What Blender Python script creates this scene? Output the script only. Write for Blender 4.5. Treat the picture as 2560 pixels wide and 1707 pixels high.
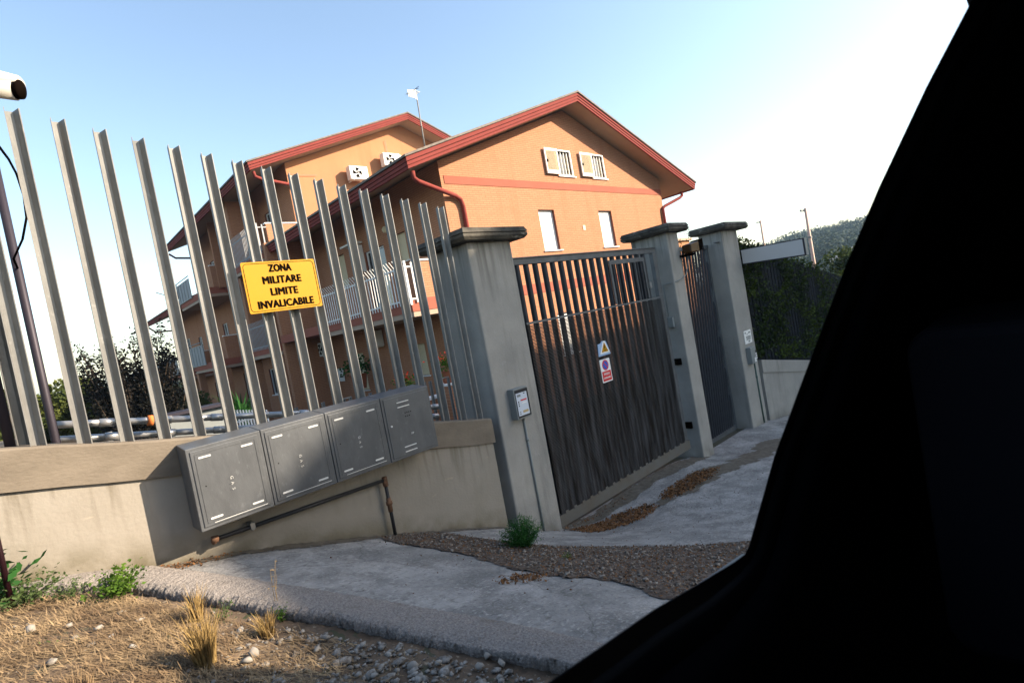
import bpy, bmesh, math, random
import numpy as np
from mathutils import Vector, Matrix
random.seed(7); rng = np.random.default_rng(7)
for o in list(bpy.data.objects): bpy.data.objects.remove(o, do_unlink=True)
S = bpy.context.scene; COL = S.collection
rad = math.radians

# ------------------------------------------------------------------ camera
F_PX, YAW, PITCH, ROLL = 1340.0, rad(43.47), rad(-2.42), rad(-10.45)
cam = bpy.data.cameras.new('camera'); camo = bpy.data.objects.new('camera', cam); COL.objects.link(camo)
fw = Vector((math.sin(YAW)*math.cos(PITCH), math.cos(YAW)*math.cos(PITCH), math.sin(PITCH)))
r0 = Vector((math.cos(YAW), -math.sin(YAW), 0)); u0 = r0.cross(fw)
cr, sr = math.cos(ROLL), math.sin(ROLL)
rt = cr*r0 + sr*u0; up = -sr*r0 + cr*u0
M = Matrix((rt, up, -fw)).transposed().to_4x4(); camo.matrix_world = M
cam.sensor_width = 36; cam.lens = F_PX/2560*36; cam.clip_start = 0.02; cam.clip_end = 3000
cam.dof.use_dof = True; cam.dof.focus_distance = 7.0; cam.dof.aperture_fstop = 5.6
S.camera = camo
S.render.resolution_x, S.render.resolution_y = 1024, 682

# ------------------------------------------------------------------ light
SUN = Vector((0.76, -0.80, 0.54)).normalized()
W = bpy.data.worlds.new('World'); S.world = W; W.use_nodes = True
nt = W.node_tree; bg = nt.nodes['Background']
sky = nt.nodes.new('ShaderNodeTexSky'); sky.sky_type = 'NISHITA'; sky.sun_disc = False
sky.sun_elevation = math.asin(SUN.z); sky.sun_rotation = math.atan2(SUN.x, SUN.y)
sky.air_density = 1.2; sky.dust_density = 1.3; sky.ozone_density = 0.8; sky.altitude = 100
nt.links.new(sky.outputs[0], bg.inputs[0]); bg.inputs[1].default_value = 0.12
sl = bpy.data.lights.new('sun', 'SUN'); sl.energy = 5.0; sl.angle = rad(0.53); sl.color = (1.0, 0.84, 0.65)
so = bpy.data.objects.new('sun', sl); COL.objects.link(so)
so.rotation_euler = SUN.to_track_quat('Z', 'Y').to_euler(); so.location = (20, -20, 30)
S.view_settings.view_transform = 'Standard'; S.view_settings.look = 'None'
S.view_settings.exposure = 1.45; S.view_settings.gamma = 1

# ------------------------------------------------------------------ helpers
def tag(o, label=None, cat=None, group=None, kind=None):
    if label: o['label'] = label
    if cat: o['category'] = cat
    if group: o['group'] = group
    if kind: o['kind'] = kind
    return o
def thing(name, label, cat, loc=(0, 0, 0), group=None):
    o = bpy.data.objects.new(name, None); COL.objects.link(o); o.location = loc; o.empty_display_size = .2
    return tag(o, label, cat, group)
class MB:
    def __init__(s): s.v = []; s.f = []; s.n = 0
    def add(s, vs, fs):
        vs = [tuple(map(float, v)) for v in vs]; k = s.n; s.v += vs; s.n += len(vs)
        s.f += [tuple(i+k for i in f) for f in fs]; return s
    def box(s, x0, x1, y0, y1, z0, z1):
        if x0 > x1: x0, x1 = x1, x0
        if y0 > y1: y0, y1 = y1, y0
        if z0 > z1: z0, z1 = z1, z0
        return s.add([(x0,y0,z0),(x1,y0,z0),(x1,y1,z0),(x0,y1,z0),(x0,y0,z1),(x1,y0,z1),(x1,y1,z1),(x0,y1,z1)],
              [(0,3,2,1),(4,5,6,7),(0,1,5,4),(1,2,6,5),(2,3,7,6),(3,0,4,7)])
    def hexa(s, b, t):   # 4 bottom points, 4 top points (ccw from above)
        return s.add(list(b)+list(t), [(0,3,2,1),(4,5,6,7),(0,1,5,4),(1,2,6,5),(2,3,7,6),(3,0,4,7)])
    def prism(s, poly, y0, y1, axis='y'):   # poly in (a,z); extruded along axis
        n = len(poly)
        P = (lambda a, z, t: (a, t, z)) if axis == 'y' else (lambda a, z, t: (t, a, z))
        if axis == 'z': P = lambda a, b, t: (a, b, t)
        vs = [P(a, b, y0) for a, b in poly]+[P(a, b, y1) for a, b in poly]
        fs = [tuple(range(n))[::-1], tuple(range(n, 2*n))]+[(i, (i+1) % n, n+(i+1) % n, n+i) for i in range(n)]
        return s.add(vs, fs)
    def tube(s, pts, r, n=10, caps=True):
        pts = [Vector(p) for p in pts]; rs = r if isinstance(r, (list, tuple)) else [r]*len(pts)
        vs = []; fs = []; ref = None
        for i, p in enumerate(pts):
            d = (pts[min(i+1, len(pts)-1)]-pts[max(i-1, 0)]).normalized()
            if ref is None: ref = d.orthogonal().normalized()
            ref = (ref - d*ref.dot(d)).normalized(); b = d.cross(ref)
            for k in range(n):
                a = 2*math.pi*k/n; vs.append(p+(ref*math.cos(a)+b*math.sin(a))*rs[i])
        for i in range(len(pts)-1):
            for k in range(n):
                k2 = (k+1) % n; fs.append((i*n+k, i*n+k2, (i+1)*n+k2, (i+1)*n+k))
        if caps: fs += [tuple(range(n))[::-1], tuple(range((len(pts)-1)*n, len(pts)*n))]
        return s.add(vs, fs)
    def build(s, name, m, parent=None, smooth=False, bevel=0, recalc=True):
        me = bpy.data.meshes.new(name); me.from_pydata(s.v, [], s.f); me.update()
        if recalc:
            bm = bmesh.new(); bm.from_mesh(me); bmesh.ops.recalc_face_normals(bm, faces=bm.faces); bm.to_mesh(me); bm.free()
        if smooth: me.shade_smooth() if hasattr(me, 'shade_smooth') else None
        me.materials.append(m)
        o = bpy.data.objects.new(name, me); COL.objects.link(o)
        if bevel:
            b = o.modifiers.new('bevel', 'BEVEL'); b.width = bevel; b.segments = 2; b.limit_method = 'ANGLE'; b.angle_limit = rad(40)
        if parent is not None:
            o.parent = parent; o.matrix_parent_inverse = Matrix.Translation(-parent.matrix_basis.translation)
        return o
def np_mesh(name, verts, faces, m, parent=None, smooth=False):
    me = bpy.data.meshes.new(name); verts = np.asarray(verts, np.float32); faces = np.asarray(faces, np.int32)
    k = faces.shape[1]; me.vertices.add(len(verts)); me.vertices.foreach_set('co', verts.ravel())
    me.loops.add(faces.size); me.loops.foreach_set('vertex_index', faces.ravel())
    me.polygons.add(len(faces)); me.polygons.foreach_set('loop_start', np.arange(0, faces.size, k, dtype=np.int32))
    me.polygons.foreach_set('loop_total', np.full(len(faces), k, dtype=np.int32))
    me.update(calc_edges=True); me.validate(); me.materials.append(m)
    if smooth: me.polygons.foreach_set('use_smooth', np.ones(len(faces), bool))
    o = bpy.data.objects.new(name, me); COL.objects.link(o)
    if parent is not None:
        o.parent = parent; o.matrix_parent_inverse = Matrix.Translation(-parent.matrix_basis.translation)
    return o
def clone(root, dx=(0, 0, 0), label=None):
    r = root.copy(); COL.objects.link(r); r.location = root.location+Vector(dx)
    if label: r['label'] = label
    for ch in root.children:
        c = ch.copy(); COL.objects.link(c); c.parent = r
        for g in ch.children:
            d = g.copy(); COL.objects.link(d); d.parent = c
    return r

# ------------------------------------------------------------------ materials
def mat(name, col, rough=.6, metal=0, vary=.0, scale=3., col2=None, bump=0, bscale=30, spec=.25, detail=6, stretch=(1,1,1), lo=.35, hi=.65):
    m = bpy.data.materials.new(name); m.use_nodes = True; n = m.node_tree; b = n.nodes['Principled BSDF']
    b.inputs['Roughness'].default_value = rough; b.inputs['Metallic'].default_value = metal
    b.inputs['Specular IOR Level'].default_value = spec
    c = (*col, 1); b.inputs['Base Color'].default_value = c
    tc = n.nodes.new('ShaderNodeTexCoord'); mp = n.nodes.new('ShaderNodeMapping'); mp.inputs['Scale'].default_value = stretch
    n.links.new(tc.outputs['Object'], mp.inputs[0])
    if col2 is None and vary: col2 = tuple(x*(1-vary) for x in col)
    if col2 is not None:
        no = n.nodes.new('ShaderNodeTexNoise'); no.inputs['Scale'].default_value = scale; no.inputs['Detail'].default_value = detail
        no.inputs['Roughness'].default_value = .62
        rp = n.nodes.new('ShaderNodeValToRGB'); rp.color_ramp.elements[0].position = lo; rp.color_ramp.elements[1].position = hi
        rp.color_ramp.elements[0].color = (*col2, 1); rp.color_ramp.elements[1].color = c
        n.links.new(mp.outputs[0], no.inputs['Vector']); n.links.new(no.outputs['Fac'], rp.inputs[0]); n.links.new(rp.outputs[0], b.inputs['Base Color'])
    if bump:
        n2 = n.nodes.new('ShaderNodeTexNoise'); n2.inputs['Scale'].default_value = bscale; n2.inputs['Detail'].default_value = 5
        bp = n.nodes.new('ShaderNodeBump'); bp.inputs['Strength'].default_value = bump; bp.inputs['Distance'].default_value = .01
        n.links.new(mp.outputs[0], n2.inputs['Vector']); n.links.new(n2.outputs['Fac'], bp.inputs['Height']); n.links.new(bp.outputs[0], b.inputs['Normal'])
    return m
def mixin(m, col, scale, lo, hi, stretch=(1,1,1), fac=1.0, detail=4, voronoi=False):
    """overlay a second stain/pattern on a material's base colour"""
    n = m.node_tree; b = n.nodes['Principled BSDF']; inp = b.inputs['Base Color']
    mx = n.nodes.new('ShaderNodeMix'); mx.data_type = 'RGBA'
    if inp.links: n.links.new(inp.links[0].from_socket, mx.inputs[6])
    else: mx.inputs[6].default_value = inp.default_value
    mx.inputs[7].default_value = (*col, 1)
    tc = n.nodes.new('ShaderNodeTexCoord'); mp = n.nodes.new('ShaderNodeMapping'); mp.inputs['Scale'].default_value = stretch
    n.links.new(tc.outputs['Object'], mp.inputs[0])
    if voronoi:
        no = n.nodes.new('ShaderNodeTexVoronoi'); no.inputs['Scale'].default_value = scale; out = no.outputs['Distance']
    else:
        no = n.nodes.new('ShaderNodeTexNoise'); no.inputs['Scale'].default_value = scale; no.inputs['Detail'].default_value = detail; out = no.outputs['Fac']
    n.links.new(mp.outputs[0], no.inputs['Vector'])
    mr = n.nodes.new('ShaderNodeMapRange'); mr.inputs[1].default_value = lo; mr.inputs[2].default_value = hi; mr.inputs[3].default_value = 0; mr.inputs[4].default_value = fac
    n.links.new(out, mr.inputs[0]); n.links.new(mr.outputs[0], mx.inputs[0]); n.links.new(mx.outputs[2], inp)
    return m
def brick_mat(name, c1, c2, mortar, bw=.25, bh=.065):
    m = bpy.data.materials.new(name); m.use_nodes = True; n = m.node_tree; L = n.links.new; b = n.nodes['Principled BSDF']
    b.inputs['Roughness'].default_value = .9; b.inputs['Specular IOR Level'].default_value = .08
    tc = n.nodes.new('ShaderNodeTexCoord'); ge = n.nodes.new('ShaderNodeNewGeometry'); sx = n.nodes.new('ShaderNodeSeparateXYZ'); sn = n.nodes.new('ShaderNodeSeparateXYZ')
    L(tc.outputs['Object'], sx.inputs[0]); L(ge.outputs['True Normal'], sn.inputs[0])
    ab = n.nodes.new('ShaderNodeMath'); ab.operation = 'ABSOLUTE'; L(sn.outputs[0], ab.inputs[0])
    gt = n.nodes.new('ShaderNodeMath'); gt.operation = 'GREATER_THAN'; gt.inputs[1].default_value = .6; L(ab.outputs[0], gt.inputs[0])
    mx = n.nodes.new('ShaderNodeMix'); L(gt.outputs[0], mx.inputs[0]); L(sx.outputs[0], mx.inputs[2]); L(sx.outputs[1], mx.inputs[3])
    cb = n.nodes.new('ShaderNodeCombineXYZ'); L(mx.outputs[0], cb.inputs[0]); L(sx.outputs[2], cb.inputs[1])
    br = n.nodes.new('ShaderNodeTexBrick'); L(cb.outputs[0], br.inputs['Vector']); br.inputs['Scale'].default_value = 1
    br.inputs['Brick Width'].default_value = bw; br.inputs['Row Height'].default_value = bh; br.inputs['Mortar Size'].default_value = .009
    br.inputs['Mortar Smooth'].default_value = .3; br.inputs['Bias'].default_value = -.2
    br.inputs['Color1'].default_value = (*c1, 1); br.inputs['Color2'].default_value = (*c2, 1); br.inputs['Mortar'].default_value = (*mortar, 1)
    L(br.outputs['Color'], b.inputs['Base Color'])
    bp = n.nodes.new('ShaderNodeBump'); bp.inputs['Strength'].default_value = .25; bp.inputs['Distance'].default_value = .006; bp.invert = True
    L(br.outputs['Fac'], bp.inputs['Height']); L(bp.outputs[0], b.inputs['Normal'])
    return m
def leaf_mat(name, c1, c2, trans=.25, scale=.8):
    m = mat(name, c1, rough=.75, col2=c2, scale=scale, detail=2, spec=.1)
    n = m.node_tree; b = n.nodes['Principled BSDF']; out = n.nodes['Material Output']
    tr = n.nodes.new('ShaderNodeBsdfTranslucent'); ms = n.nodes.new('ShaderNodeMixShader'); ms.inputs[0].default_value = trans
    src = b.inputs['Base Color'].links[0].from_socket
    n.links.new(src, tr.inputs[0]); n.links.new(b.outputs[0], ms.inputs[1]); n.links.new(tr.outputs[0], ms.inputs[2]); n.links.new(ms.outputs[0], out.inputs[0])
    return m
M_brick = brick_mat('orange_brick', (.42,.207,.118), (.385,.182,.102), (.28,.135,.08))
mixin(M_brick, (.45,.25,.14), 2.2, .60, .78, (1.,1.,9), .35)
mixin(M_brick, (.28,.10,.04), 3.5, .62, .75, (3,3,1), .35)
mixin(M_brick, (.30,.125,.065), 1.1, .52, .80, (2.6,2.6,.16), .45)
M_render = mat('orange_render', (.40,.192,.10), .9, vary=.07, spec=.08, scale=1.2, bump=.15, bscale=60)
mixin(M_render, (.30,.135,.065), 1.1, .52, .80, (2.6,2.6,.16), .4)
M_band = mat('red_painted_band', (.32,.105,.07), .85, spec=.1, vary=.10, scale=2)
M_fascia = mat('red_roof_fascia', (.21,.046,.038), .8, spec=.08, vary=.12, scale=2.5)
M_soffit = mat('beige_soffit', (.40,.29,.215), .85, vary=.08, scale=1.5)
M_tile = mat('roof_top', (.20,.17,.145), .8, vary=.4, scale=8, bump=.3, bscale=25)
M_conc = mat('grey_concrete', (.315,.298,.268), .88, col2=(.25,.24,.22), scale=2.2, bump=.25, bscale=45)
mixin(M_conc, (.16,.15,.13), 4., .58, .8, (2.2,2.2,.25), .45)
mixin(M_conc, (.075,.07,.058), 1.6, .60, .78, (3.5,3.5,.3), .5, 8); mixin(M_conc, (.33,.32,.30), 18, .66, .74, (1,1,.6), .5)
M_cap = mat('weathered_pillar_cap', (.10,.09,.073), .9, col2=(.035,.031,.026), scale=5, bump=.5, bscale=30)
mixin(M_cap, (.34,.31,.26), 9, .60, .72, (1,1,2.5), .6)
M_wall = mat('cream_render_wall', (.275,.25,.212), .9, col2=(.24,.215,.178), scale=1.6, bump=.3, bscale=40)
mixin(M_wall, (.16,.135,.085), 2.6, .60, .80, (1.3,1.3,.5), .55)
mixin(M_wall, (.36,.31,.24), 14, .70, .76, (.5,.5,2), .5)
def line_stain(m, a, b, c, d0, col, fac, nscale, stretch, lo, hi):
    # stain hugging the line a*x + b*z + c = 0, fading out over d0 metres
    n = m.node_tree; bb = n.nodes['Principled BSDF']; inp = bb.inputs['Base Color']; tc = n.nodes.new('ShaderNodeTexCoord')
    dt = n.nodes.new('ShaderNodeVectorMath'); dt.operation = 'DOT_PRODUCT'; dt.inputs[1].default_value = (a, 0, b); n.links.new(tc.outputs['Object'], dt.inputs[0])
    mr = n.nodes.new('ShaderNodeMapRange'); mr.inputs[1].default_value = -c; mr.inputs[2].default_value = -c+d0; mr.inputs[3].default_value = 1; mr.inputs[4].default_value = 0; n.links.new(dt.outputs['Value'], mr.inputs[0])
    mp = n.nodes.new('ShaderNodeMapping'); mp.inputs['Scale'].default_value = stretch; no = n.nodes.new('ShaderNodeTexNoise'); no.inputs['Scale'].default_value = nscale; no.inputs['Detail'].default_value = 7
    n.links.new(tc.outputs['Object'], mp.inputs[0]); n.links.new(mp.outputs[0], no.inputs['Vector']); m2 = n.nodes.new('ShaderNodeMapRange'); m2.inputs[1].default_value = lo; m2.inputs[2].default_value = hi; m2.inputs[4].default_value = fac; n.links.new(no.outputs['Fac'], m2.inputs[0])
    mu = n.nodes.new('ShaderNodeMath'); mu.operation = 'MULTIPLY'; n.links.new(mr.outputs[0], mu.inputs[0]); n.links.new(m2.outputs[0], mu.inputs[1])
    mx = n.nodes.new('ShaderNodeMix'); mx.data_type = 'RGBA'; n.links.new(inp.links[0].from_socket, mx.inputs[6]); mx.inputs[7].default_value = (*col, 1); n.links.new(mu.outputs[0], mx.inputs[0]); n.links.new(mx.outputs[2], inp)
line_stain(M_wall, .323, 1, 1.02, .26, (.085,.070,.035), 1.0, 5, (1,1,1), .30, .62)
line_stain(M_wall, -.216, -1, -.455, .50, (.12,.10,.07), .8, 4, (4,1,.35), .52, .72)
line_stain(M_conc, 0, -1, .86, .75, (.085,.08,.066), .75, 3, (5,5,.3), .48, .68); line_stain(M_conc, .09, 1, 2.12, .42, (.10,.09,.07), .85, 4, (1,1,1), .35, .6)
M_coping = mat('stained_concrete_coping', (.185,.155,.12), .88, col2=(.135,.112,.085), scale=2.6, bump=.35, bscale=35, stretch=(1,1,2))
mixin(M_coping, (.075,.06,.04), 2.1, .63, .8, (1,1,1), .5)
def galv(name, c, rough=.42, metal=.75):
    m = mat(name, c, rough, metal, col2=tuple(x*.78 for x in c), scale=9, bump=.08, bscale=60, stretch=(1,1,.5))
    mixin(m, tuple(min(1, x*1.35) for x in c), 30, .64, .72, (1,1,.6), .5); return m
M_galv = galv('galvanised_steel', (.215,.214,.205), .5, .2)
mixin(M_galv, (.11,.075,.05), 2.2, .60, .78, (5,5,.35), .5, 8)
M_tube = galv('bright_tube_steel', (.42,.42,.42), .35, .6)
M_cab = galv('zinc_sheet', (.108,.114,.121), .48, .3)
M_slot = mat('bright_pressed_slot', (.62,.62,.60), .4, .1)
M_gate = mat('blue_grey_gate_steel', (.030,.034,.042), .5, .3, vary=.3, scale=6)
M_mesh = mat('dirty_gate_mesh', (.085,.087,.09), .5, .3, col2=(.014,.012,.010), scale=5, stretch=(4.5,1,.35), lo=.38, hi=.72)
mixin(M_mesh, (.20,.20,.20), 11, .70, .76, (3,1,.12), .5)
M_kick = mat('gate_bottom_sheet', (.13,.128,.12), .6, .2, col2=(.12,.105,.085), scale=4)
M_rail = mat('grey_gate_rail', (.14,.148,.155), .5, .4, vary=.3, scale=8)
M_white = mat('white_paint', (.78,.77,.74), .5, vary=.05)
M_blind = mat('white_blind', (.80,.79,.76), .6)
M_shut = mat('cream_shutter', (.66,.56,.37), .6)
M_brown = mat('brown_reveal', (.17,.055,.035), .7)
M_glass = mat('dark_window_glass', (.02,.022,.025), .08, 0, spec=.8)
M_yel = mat('yellow_sign_plate', (.42,.205,.002), .6, vary=.04)
M_blk = mat('black_lettering', (.006,.004,.003), .8, spec=.0)
M_car = mat('black_car_trim', (.0025,.0025,.003), .7, spec=.12)
M_carp = mat('dark_car_panel', (.005,.005,.007), .9, spec=.08)
M_seal = mat('rubber_window_seal', (.005,.004,.006), .5, spec=.3)
M_body = mat('car_paint', (.08,.085,.095), .3, .5)
M_soil = mat('dry_soil', (.14,.10,.068), .95, col2=(.062,.045,.031), scale=7, bump=.9, bscale=25)
mixin(M_soil, (.27,.22,.16), 38, .62, .70, fac=.8)
M_apron = mat('worn_concrete_paving', (.315,.30,.28), .95, col2=(.165,.157,.147), scale=3.2, bump=.9, bscale=45, detail=12, lo=.40, hi=.60)
mixin(M_apron, (.30,.30,.29), 60, .56, .68, fac=.7); mixin(M_apron, (.11,.105,.095), 2.0, .60, .74, fac=.5, detail=9); mixin(M_apron, (.08,.07,.06), 26, .71, .76, fac=.8)
def cracks(m, scale, w, col, fac):
    n = m.node_tree; b = n.nodes['Principled BSDF']; inp = b.inputs['Base Color']; tc = n.nodes.new('ShaderNodeTexCoord'); no = n.nodes.new('ShaderNodeTexNoise'); no.inputs['Scale'].default_value = 3.5; no.inputs['Detail'].default_value = 6
    n.links.new(tc.outputs['Object'], no.inputs['Vector']); va = n.nodes.new('ShaderNodeVectorMath'); va.operation = 'MULTIPLY_ADD'; va.inputs[1].default_value = (.35, .35, .0); n.links.new(no.outputs['Color'], va.inputs[0]); n.links.new(tc.outputs['Object'], va.inputs[2])
    vo = n.nodes.new('ShaderNodeTexVoronoi'); vo.feature = 'DISTANCE_TO_EDGE'; vo.inputs['Scale'].default_value = scale; n.links.new(va.outputs[0], vo.inputs['Vector'])
    mr = n.nodes.new('ShaderNodeMapRange'); mr.inputs[1].default_value = 0; mr.inputs[2].default_value = w; mr.inputs[3].default_value = fac; mr.inputs[4].default_value = 0; n.links.new(vo.outputs[0], mr.inputs[0])
    mx = n.nodes.new('ShaderNodeMix'); mx.data_type = 'RGBA'; n.links.new(inp.links[0].from_socket, mx.inputs[6]); mx.inputs[7].default_value = (*col, 1); n.links.new(mr.outputs[0], mx.inputs[0]); n.links.new(mx.outputs[2], inp)
mixin(M_apron, (.16,.158,.155), 9, .50, .72, (1,1,1), .55, 12); mixin(M_apron, (.42,.40,.37), 30, .56, .68, (1,1.8,1), .6, 8); mixin(M_apron, (.10,.095,.088), 22, .57, .68, (1,1.8,1), .6, 8); cracks(M_apron, .55, .005, (.07,.065,.06), .5); mixin(M_apron, (.14,.137,.13), .55, .50, .66, (1,1.6,1), .55, 8)
M_curb = mat('rough_aggregate_edging', (.28,.25,.225), .95, col2=(.17,.15,.135), scale=85, bump=1.0, bscale=90, lo=.40, hi=.60)
mixin(M_curb, (.14,.12,.10), 6, .56, .70, fac=.5); mixin(M_curb, (.38,.34,.30), 140, .6, .68, fac=.6)
M_asph = mat('asphalt', (.055,.055,.057), .9, vary=.3, scale=20, bump=.5, bscale=80)
M_grav = mat('gravel_bed', (.13,.10,.078), .95, col2=(.055,.038,.028), scale=24, bump=1.0, bscale=60, lo=.4, hi=.6)
M_stone = mat('pale_stones', (.24,.215,.19), .9, col2=(.075,.06,.048), scale=4., lo=.4, hi=.6)
M_peb2 = mat('brown_grey_gravel', (.30,.27,.235), .9, col2=(.085,.066,.05), scale=28., lo=.42, hi=.66)
M_peb = mat('grey_pebbles', (.33,.31,.28), .9, col2=(.10,.085,.07), scale=30., lo=.38, hi=.62)
M_stone2 = mat('white_limestone', (.32,.295,.26), .9, vary=.3, scale=20)
M_dleaf = mat('fallen_leaves', (.20,.095,.035), .9, col2=(.085,.04,.018), scale=30)
M_straw = mat('dry_grass', (.33,.235,.13), .85, col2=(.14,.092,.052), scale=5., lo=.38, hi=.62)
M_straw2 = mat('pale_tussock', (.36,.25,.10), .85, col2=(.24,.155,.055), scale=14)
M_yard = mat('yard_ground', (.085,.075,.055), .95, col2=(.05,.055,.028), scale=.6, bump=.4, bscale=8)
M_lg = leaf_mat('fresh_weed_leaf', (.095,.17,.02), (.045,.10,.015), .3, 9)
M_dg = leaf_mat('dusty_green_leaf', (.09,.13,.045), (.045,.075,.025), .25, 6)
M_sg = leaf_mat('fine_green_leaf', (.035,.12,.025), (.02,.07,.016), .25, 9)
M_plum = leaf_mat('dark_plum_leaf', (.010,.008,.007), (.004,.005,.004), .0, 2)
M_tg = leaf_mat('olive_tree_leaf', (.10,.115,.025), (.035,.052,.015), .25, .9)
M_ivy = leaf_mat('ivy_leaf', (.060,.085,.014), (.018,.032,.009), .2, 2.2)
M_hill = leaf_mat('hill_wood_leaf', (.040,.058,.028), (.014,.027,.018), .1, .12)
M_con = leaf_mat('dark_conifer_leaf', (.022,.035,.015), (.012,.02,.01), .05, 1.)
M_bark = mat('bark', (.07,.05,.035), .9, vary=.4, scale=20)
M_hillg = mat('hill_ground', (.06,.075,.035), .95, col2=(.035,.05,.026), scale=.05)
M_terra = mat('terracotta', (.33,.11,.055), .8, vary=.2, scale=12)
M_redfl = mat('red_petals', (.75,.06,.02), .7)
M_cctv = mat('cctv_housing', (.62,.59,.52), .45)
M_dpole = mat('dark_pole_paint', (.035,.03,.04), .5, .3)
M_amber = mat('amber_lens', (.045,.018,.004), .25)
M_rail2 = mat('light_grey_railing', (.36,.37,.38), .6, vary=.1)
M_panel = mat('grey_railing_panel', (.24,.25,.27), .6, .2, vary=.2, scale=14)
M_box = mat('grey_plastic_box', (.21,.225,.22), .5, vary=.1)
M_lbox = mat('frosted_light_panel', (.50,.48,.47), .5, vary=.04)
M_red = mat('sign_red', (.60,.03,.03), .5); M_blue = mat('sign_blue', (.03,.10,.45), .5); M_lblue = mat('sign_pale_blue', (.30,.42,.60), .5)
M_pole = mat('pinkish_pole', (.50,.36,.29), .7)
M_across = mat('grey_block_render', (.42,.39,.35), .9, vary=.1)
M_pipe = mat('black_gas_pipe', (.03,.03,.032), .45, .2)
M_rust = mat('rusty_fitting', (.16,.085,.05), .8, vary=.4, scale=30)
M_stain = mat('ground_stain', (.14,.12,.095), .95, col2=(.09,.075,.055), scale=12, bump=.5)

# ------------------------------------------------------------------ terrain
CP = [(-4,4.2,-.25),(-2,4.2,-.65),(-.5,4.2,-.95),(.1,4.2,-1.07),(.53,4.2,-1.18),(1,4.2,-1.29),(2.24,4.2,-1.68),(3.44,4.2,-2.12),(3.6,4.15,-2.2),(4.23,4.2,-2.47),
 (5.7,4.2,-2.51),(7.08,4.2,-2.58),(7.6,4.2,-2.68),(8.7,4.3,-2.73),(9.6,4.2,-2.76),(10.2,4.2,-2.82),(11.2,4.2,-2.96),(14,4.2,-3.5),(18,4.2,-4.3),
 (.2,3,-1.12),(1.1,2.6,-1.38),(1.6,1.7,-1.5),(2.6,2.9,-1.78),(2.3,2.3,-1.65),(3.3,2,-1.92),(4.4,2.2,-2.2),(6,2.5,-2.45),(8,2.5,-2.7),(10,2.5,-2.98),
 (0,1,-1.2),(-2,2,-.8),(-2,0,-.85),(-6,0,0),(2,0,-1.6),(4,0,-2.0),(8,0,-2.8),(12,0,-3.6),(18,0,-4.8)]+[(x,-6,-1.2-.2*x) for x in (-6,-2,2,6,10,14,18)]
CP = np.array(CP, float)
def _k(r2): return np.where(r2 > 1e-9, .5*r2*np.log(r2+1e-12), 0)
_n = len(CP); A = np.zeros((_n+3, _n+3)); d2 = ((CP[:, None, :2]-CP[None, :, :2])**2).sum(-1)
A[:_n, :_n] = _k(d2)+np.eye(_n)*.002; A[:_n, _n] = 1; A[:_n, _n+1:] = CP[:, :2]; A[_n, :_n] = 1; A[_n+1:, :_n] = CP[:, :2].T
_w = np.linalg.solve(A, np.concatenate([CP[:, 2], np.zeros(3)]))
def H(x, y):
    x = np.asarray(x, float); y = np.asarray(y, float); xc = np.clip(x, -7, 19); yc = np.clip(y, -8, 4.35)
    r2 = (xc[..., None]-CP[:, 0])**2+(yc[..., None]-CP[:, 1])**2
    z = (_k(r2)*_w[:_n]).sum(-1)+_w[_n]+_w[_n+1]*xc+_w[_n+2]*yc
    z = np.maximum(z, -5.0) - .0*x
    t = np.clip((y-4.35)/.12, 0, 1); yard = np.minimum(-2.62, z) - .012*np.clip(y-5, 0, 60)
    return z*(1-t)+yard*t
def Hs(x, y): return float(H(np.array([x]), np.array([y]))[0])
def axis(a, b, fine0, fine1, df, growth=1.25):
    v = list(np.arange(fine0, fine1+1e-6, df)); s = df
    x = fine1
    while x < b: s *= growth; x += s; v.append(min(x, b))
    x = fine0; s = df
    while x > a: s *= growth; x -= s; v.insert(0, max(x, a))
    return np.unique(np.array(v))
gx = axis(-1500, 1500, -3, 12, .12); gy = np.unique(np.concatenate([axis(-1500, 1500, 0, 4.3, .12), [4.35, 4.41, 4.47]]))
XX, YY = np.meshgrid(gx, gy); ZZ = H(XX, YY)
near = (XX > -3) & (XX < 12) & (YY > 0) & (YY < 4.2)
ZZ = ZZ + near*(rng.random(ZZ.shape)-.5)*.012
nx, ny = len(gx), len(gy); idx = np.arange(nx*ny).reshape(ny, nx)
F = np.stack([idx[:-1, :-1], idx[:-1, 1:], idx[1:, 1:], idx[1:, :-1]], -1).reshape(-1, 4)
g = np_mesh('ground', np.stack([XX, YY, ZZ], -1).reshape(-1, 3), F, M_yard, smooth=True); tag(g, kind='structure')

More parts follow.
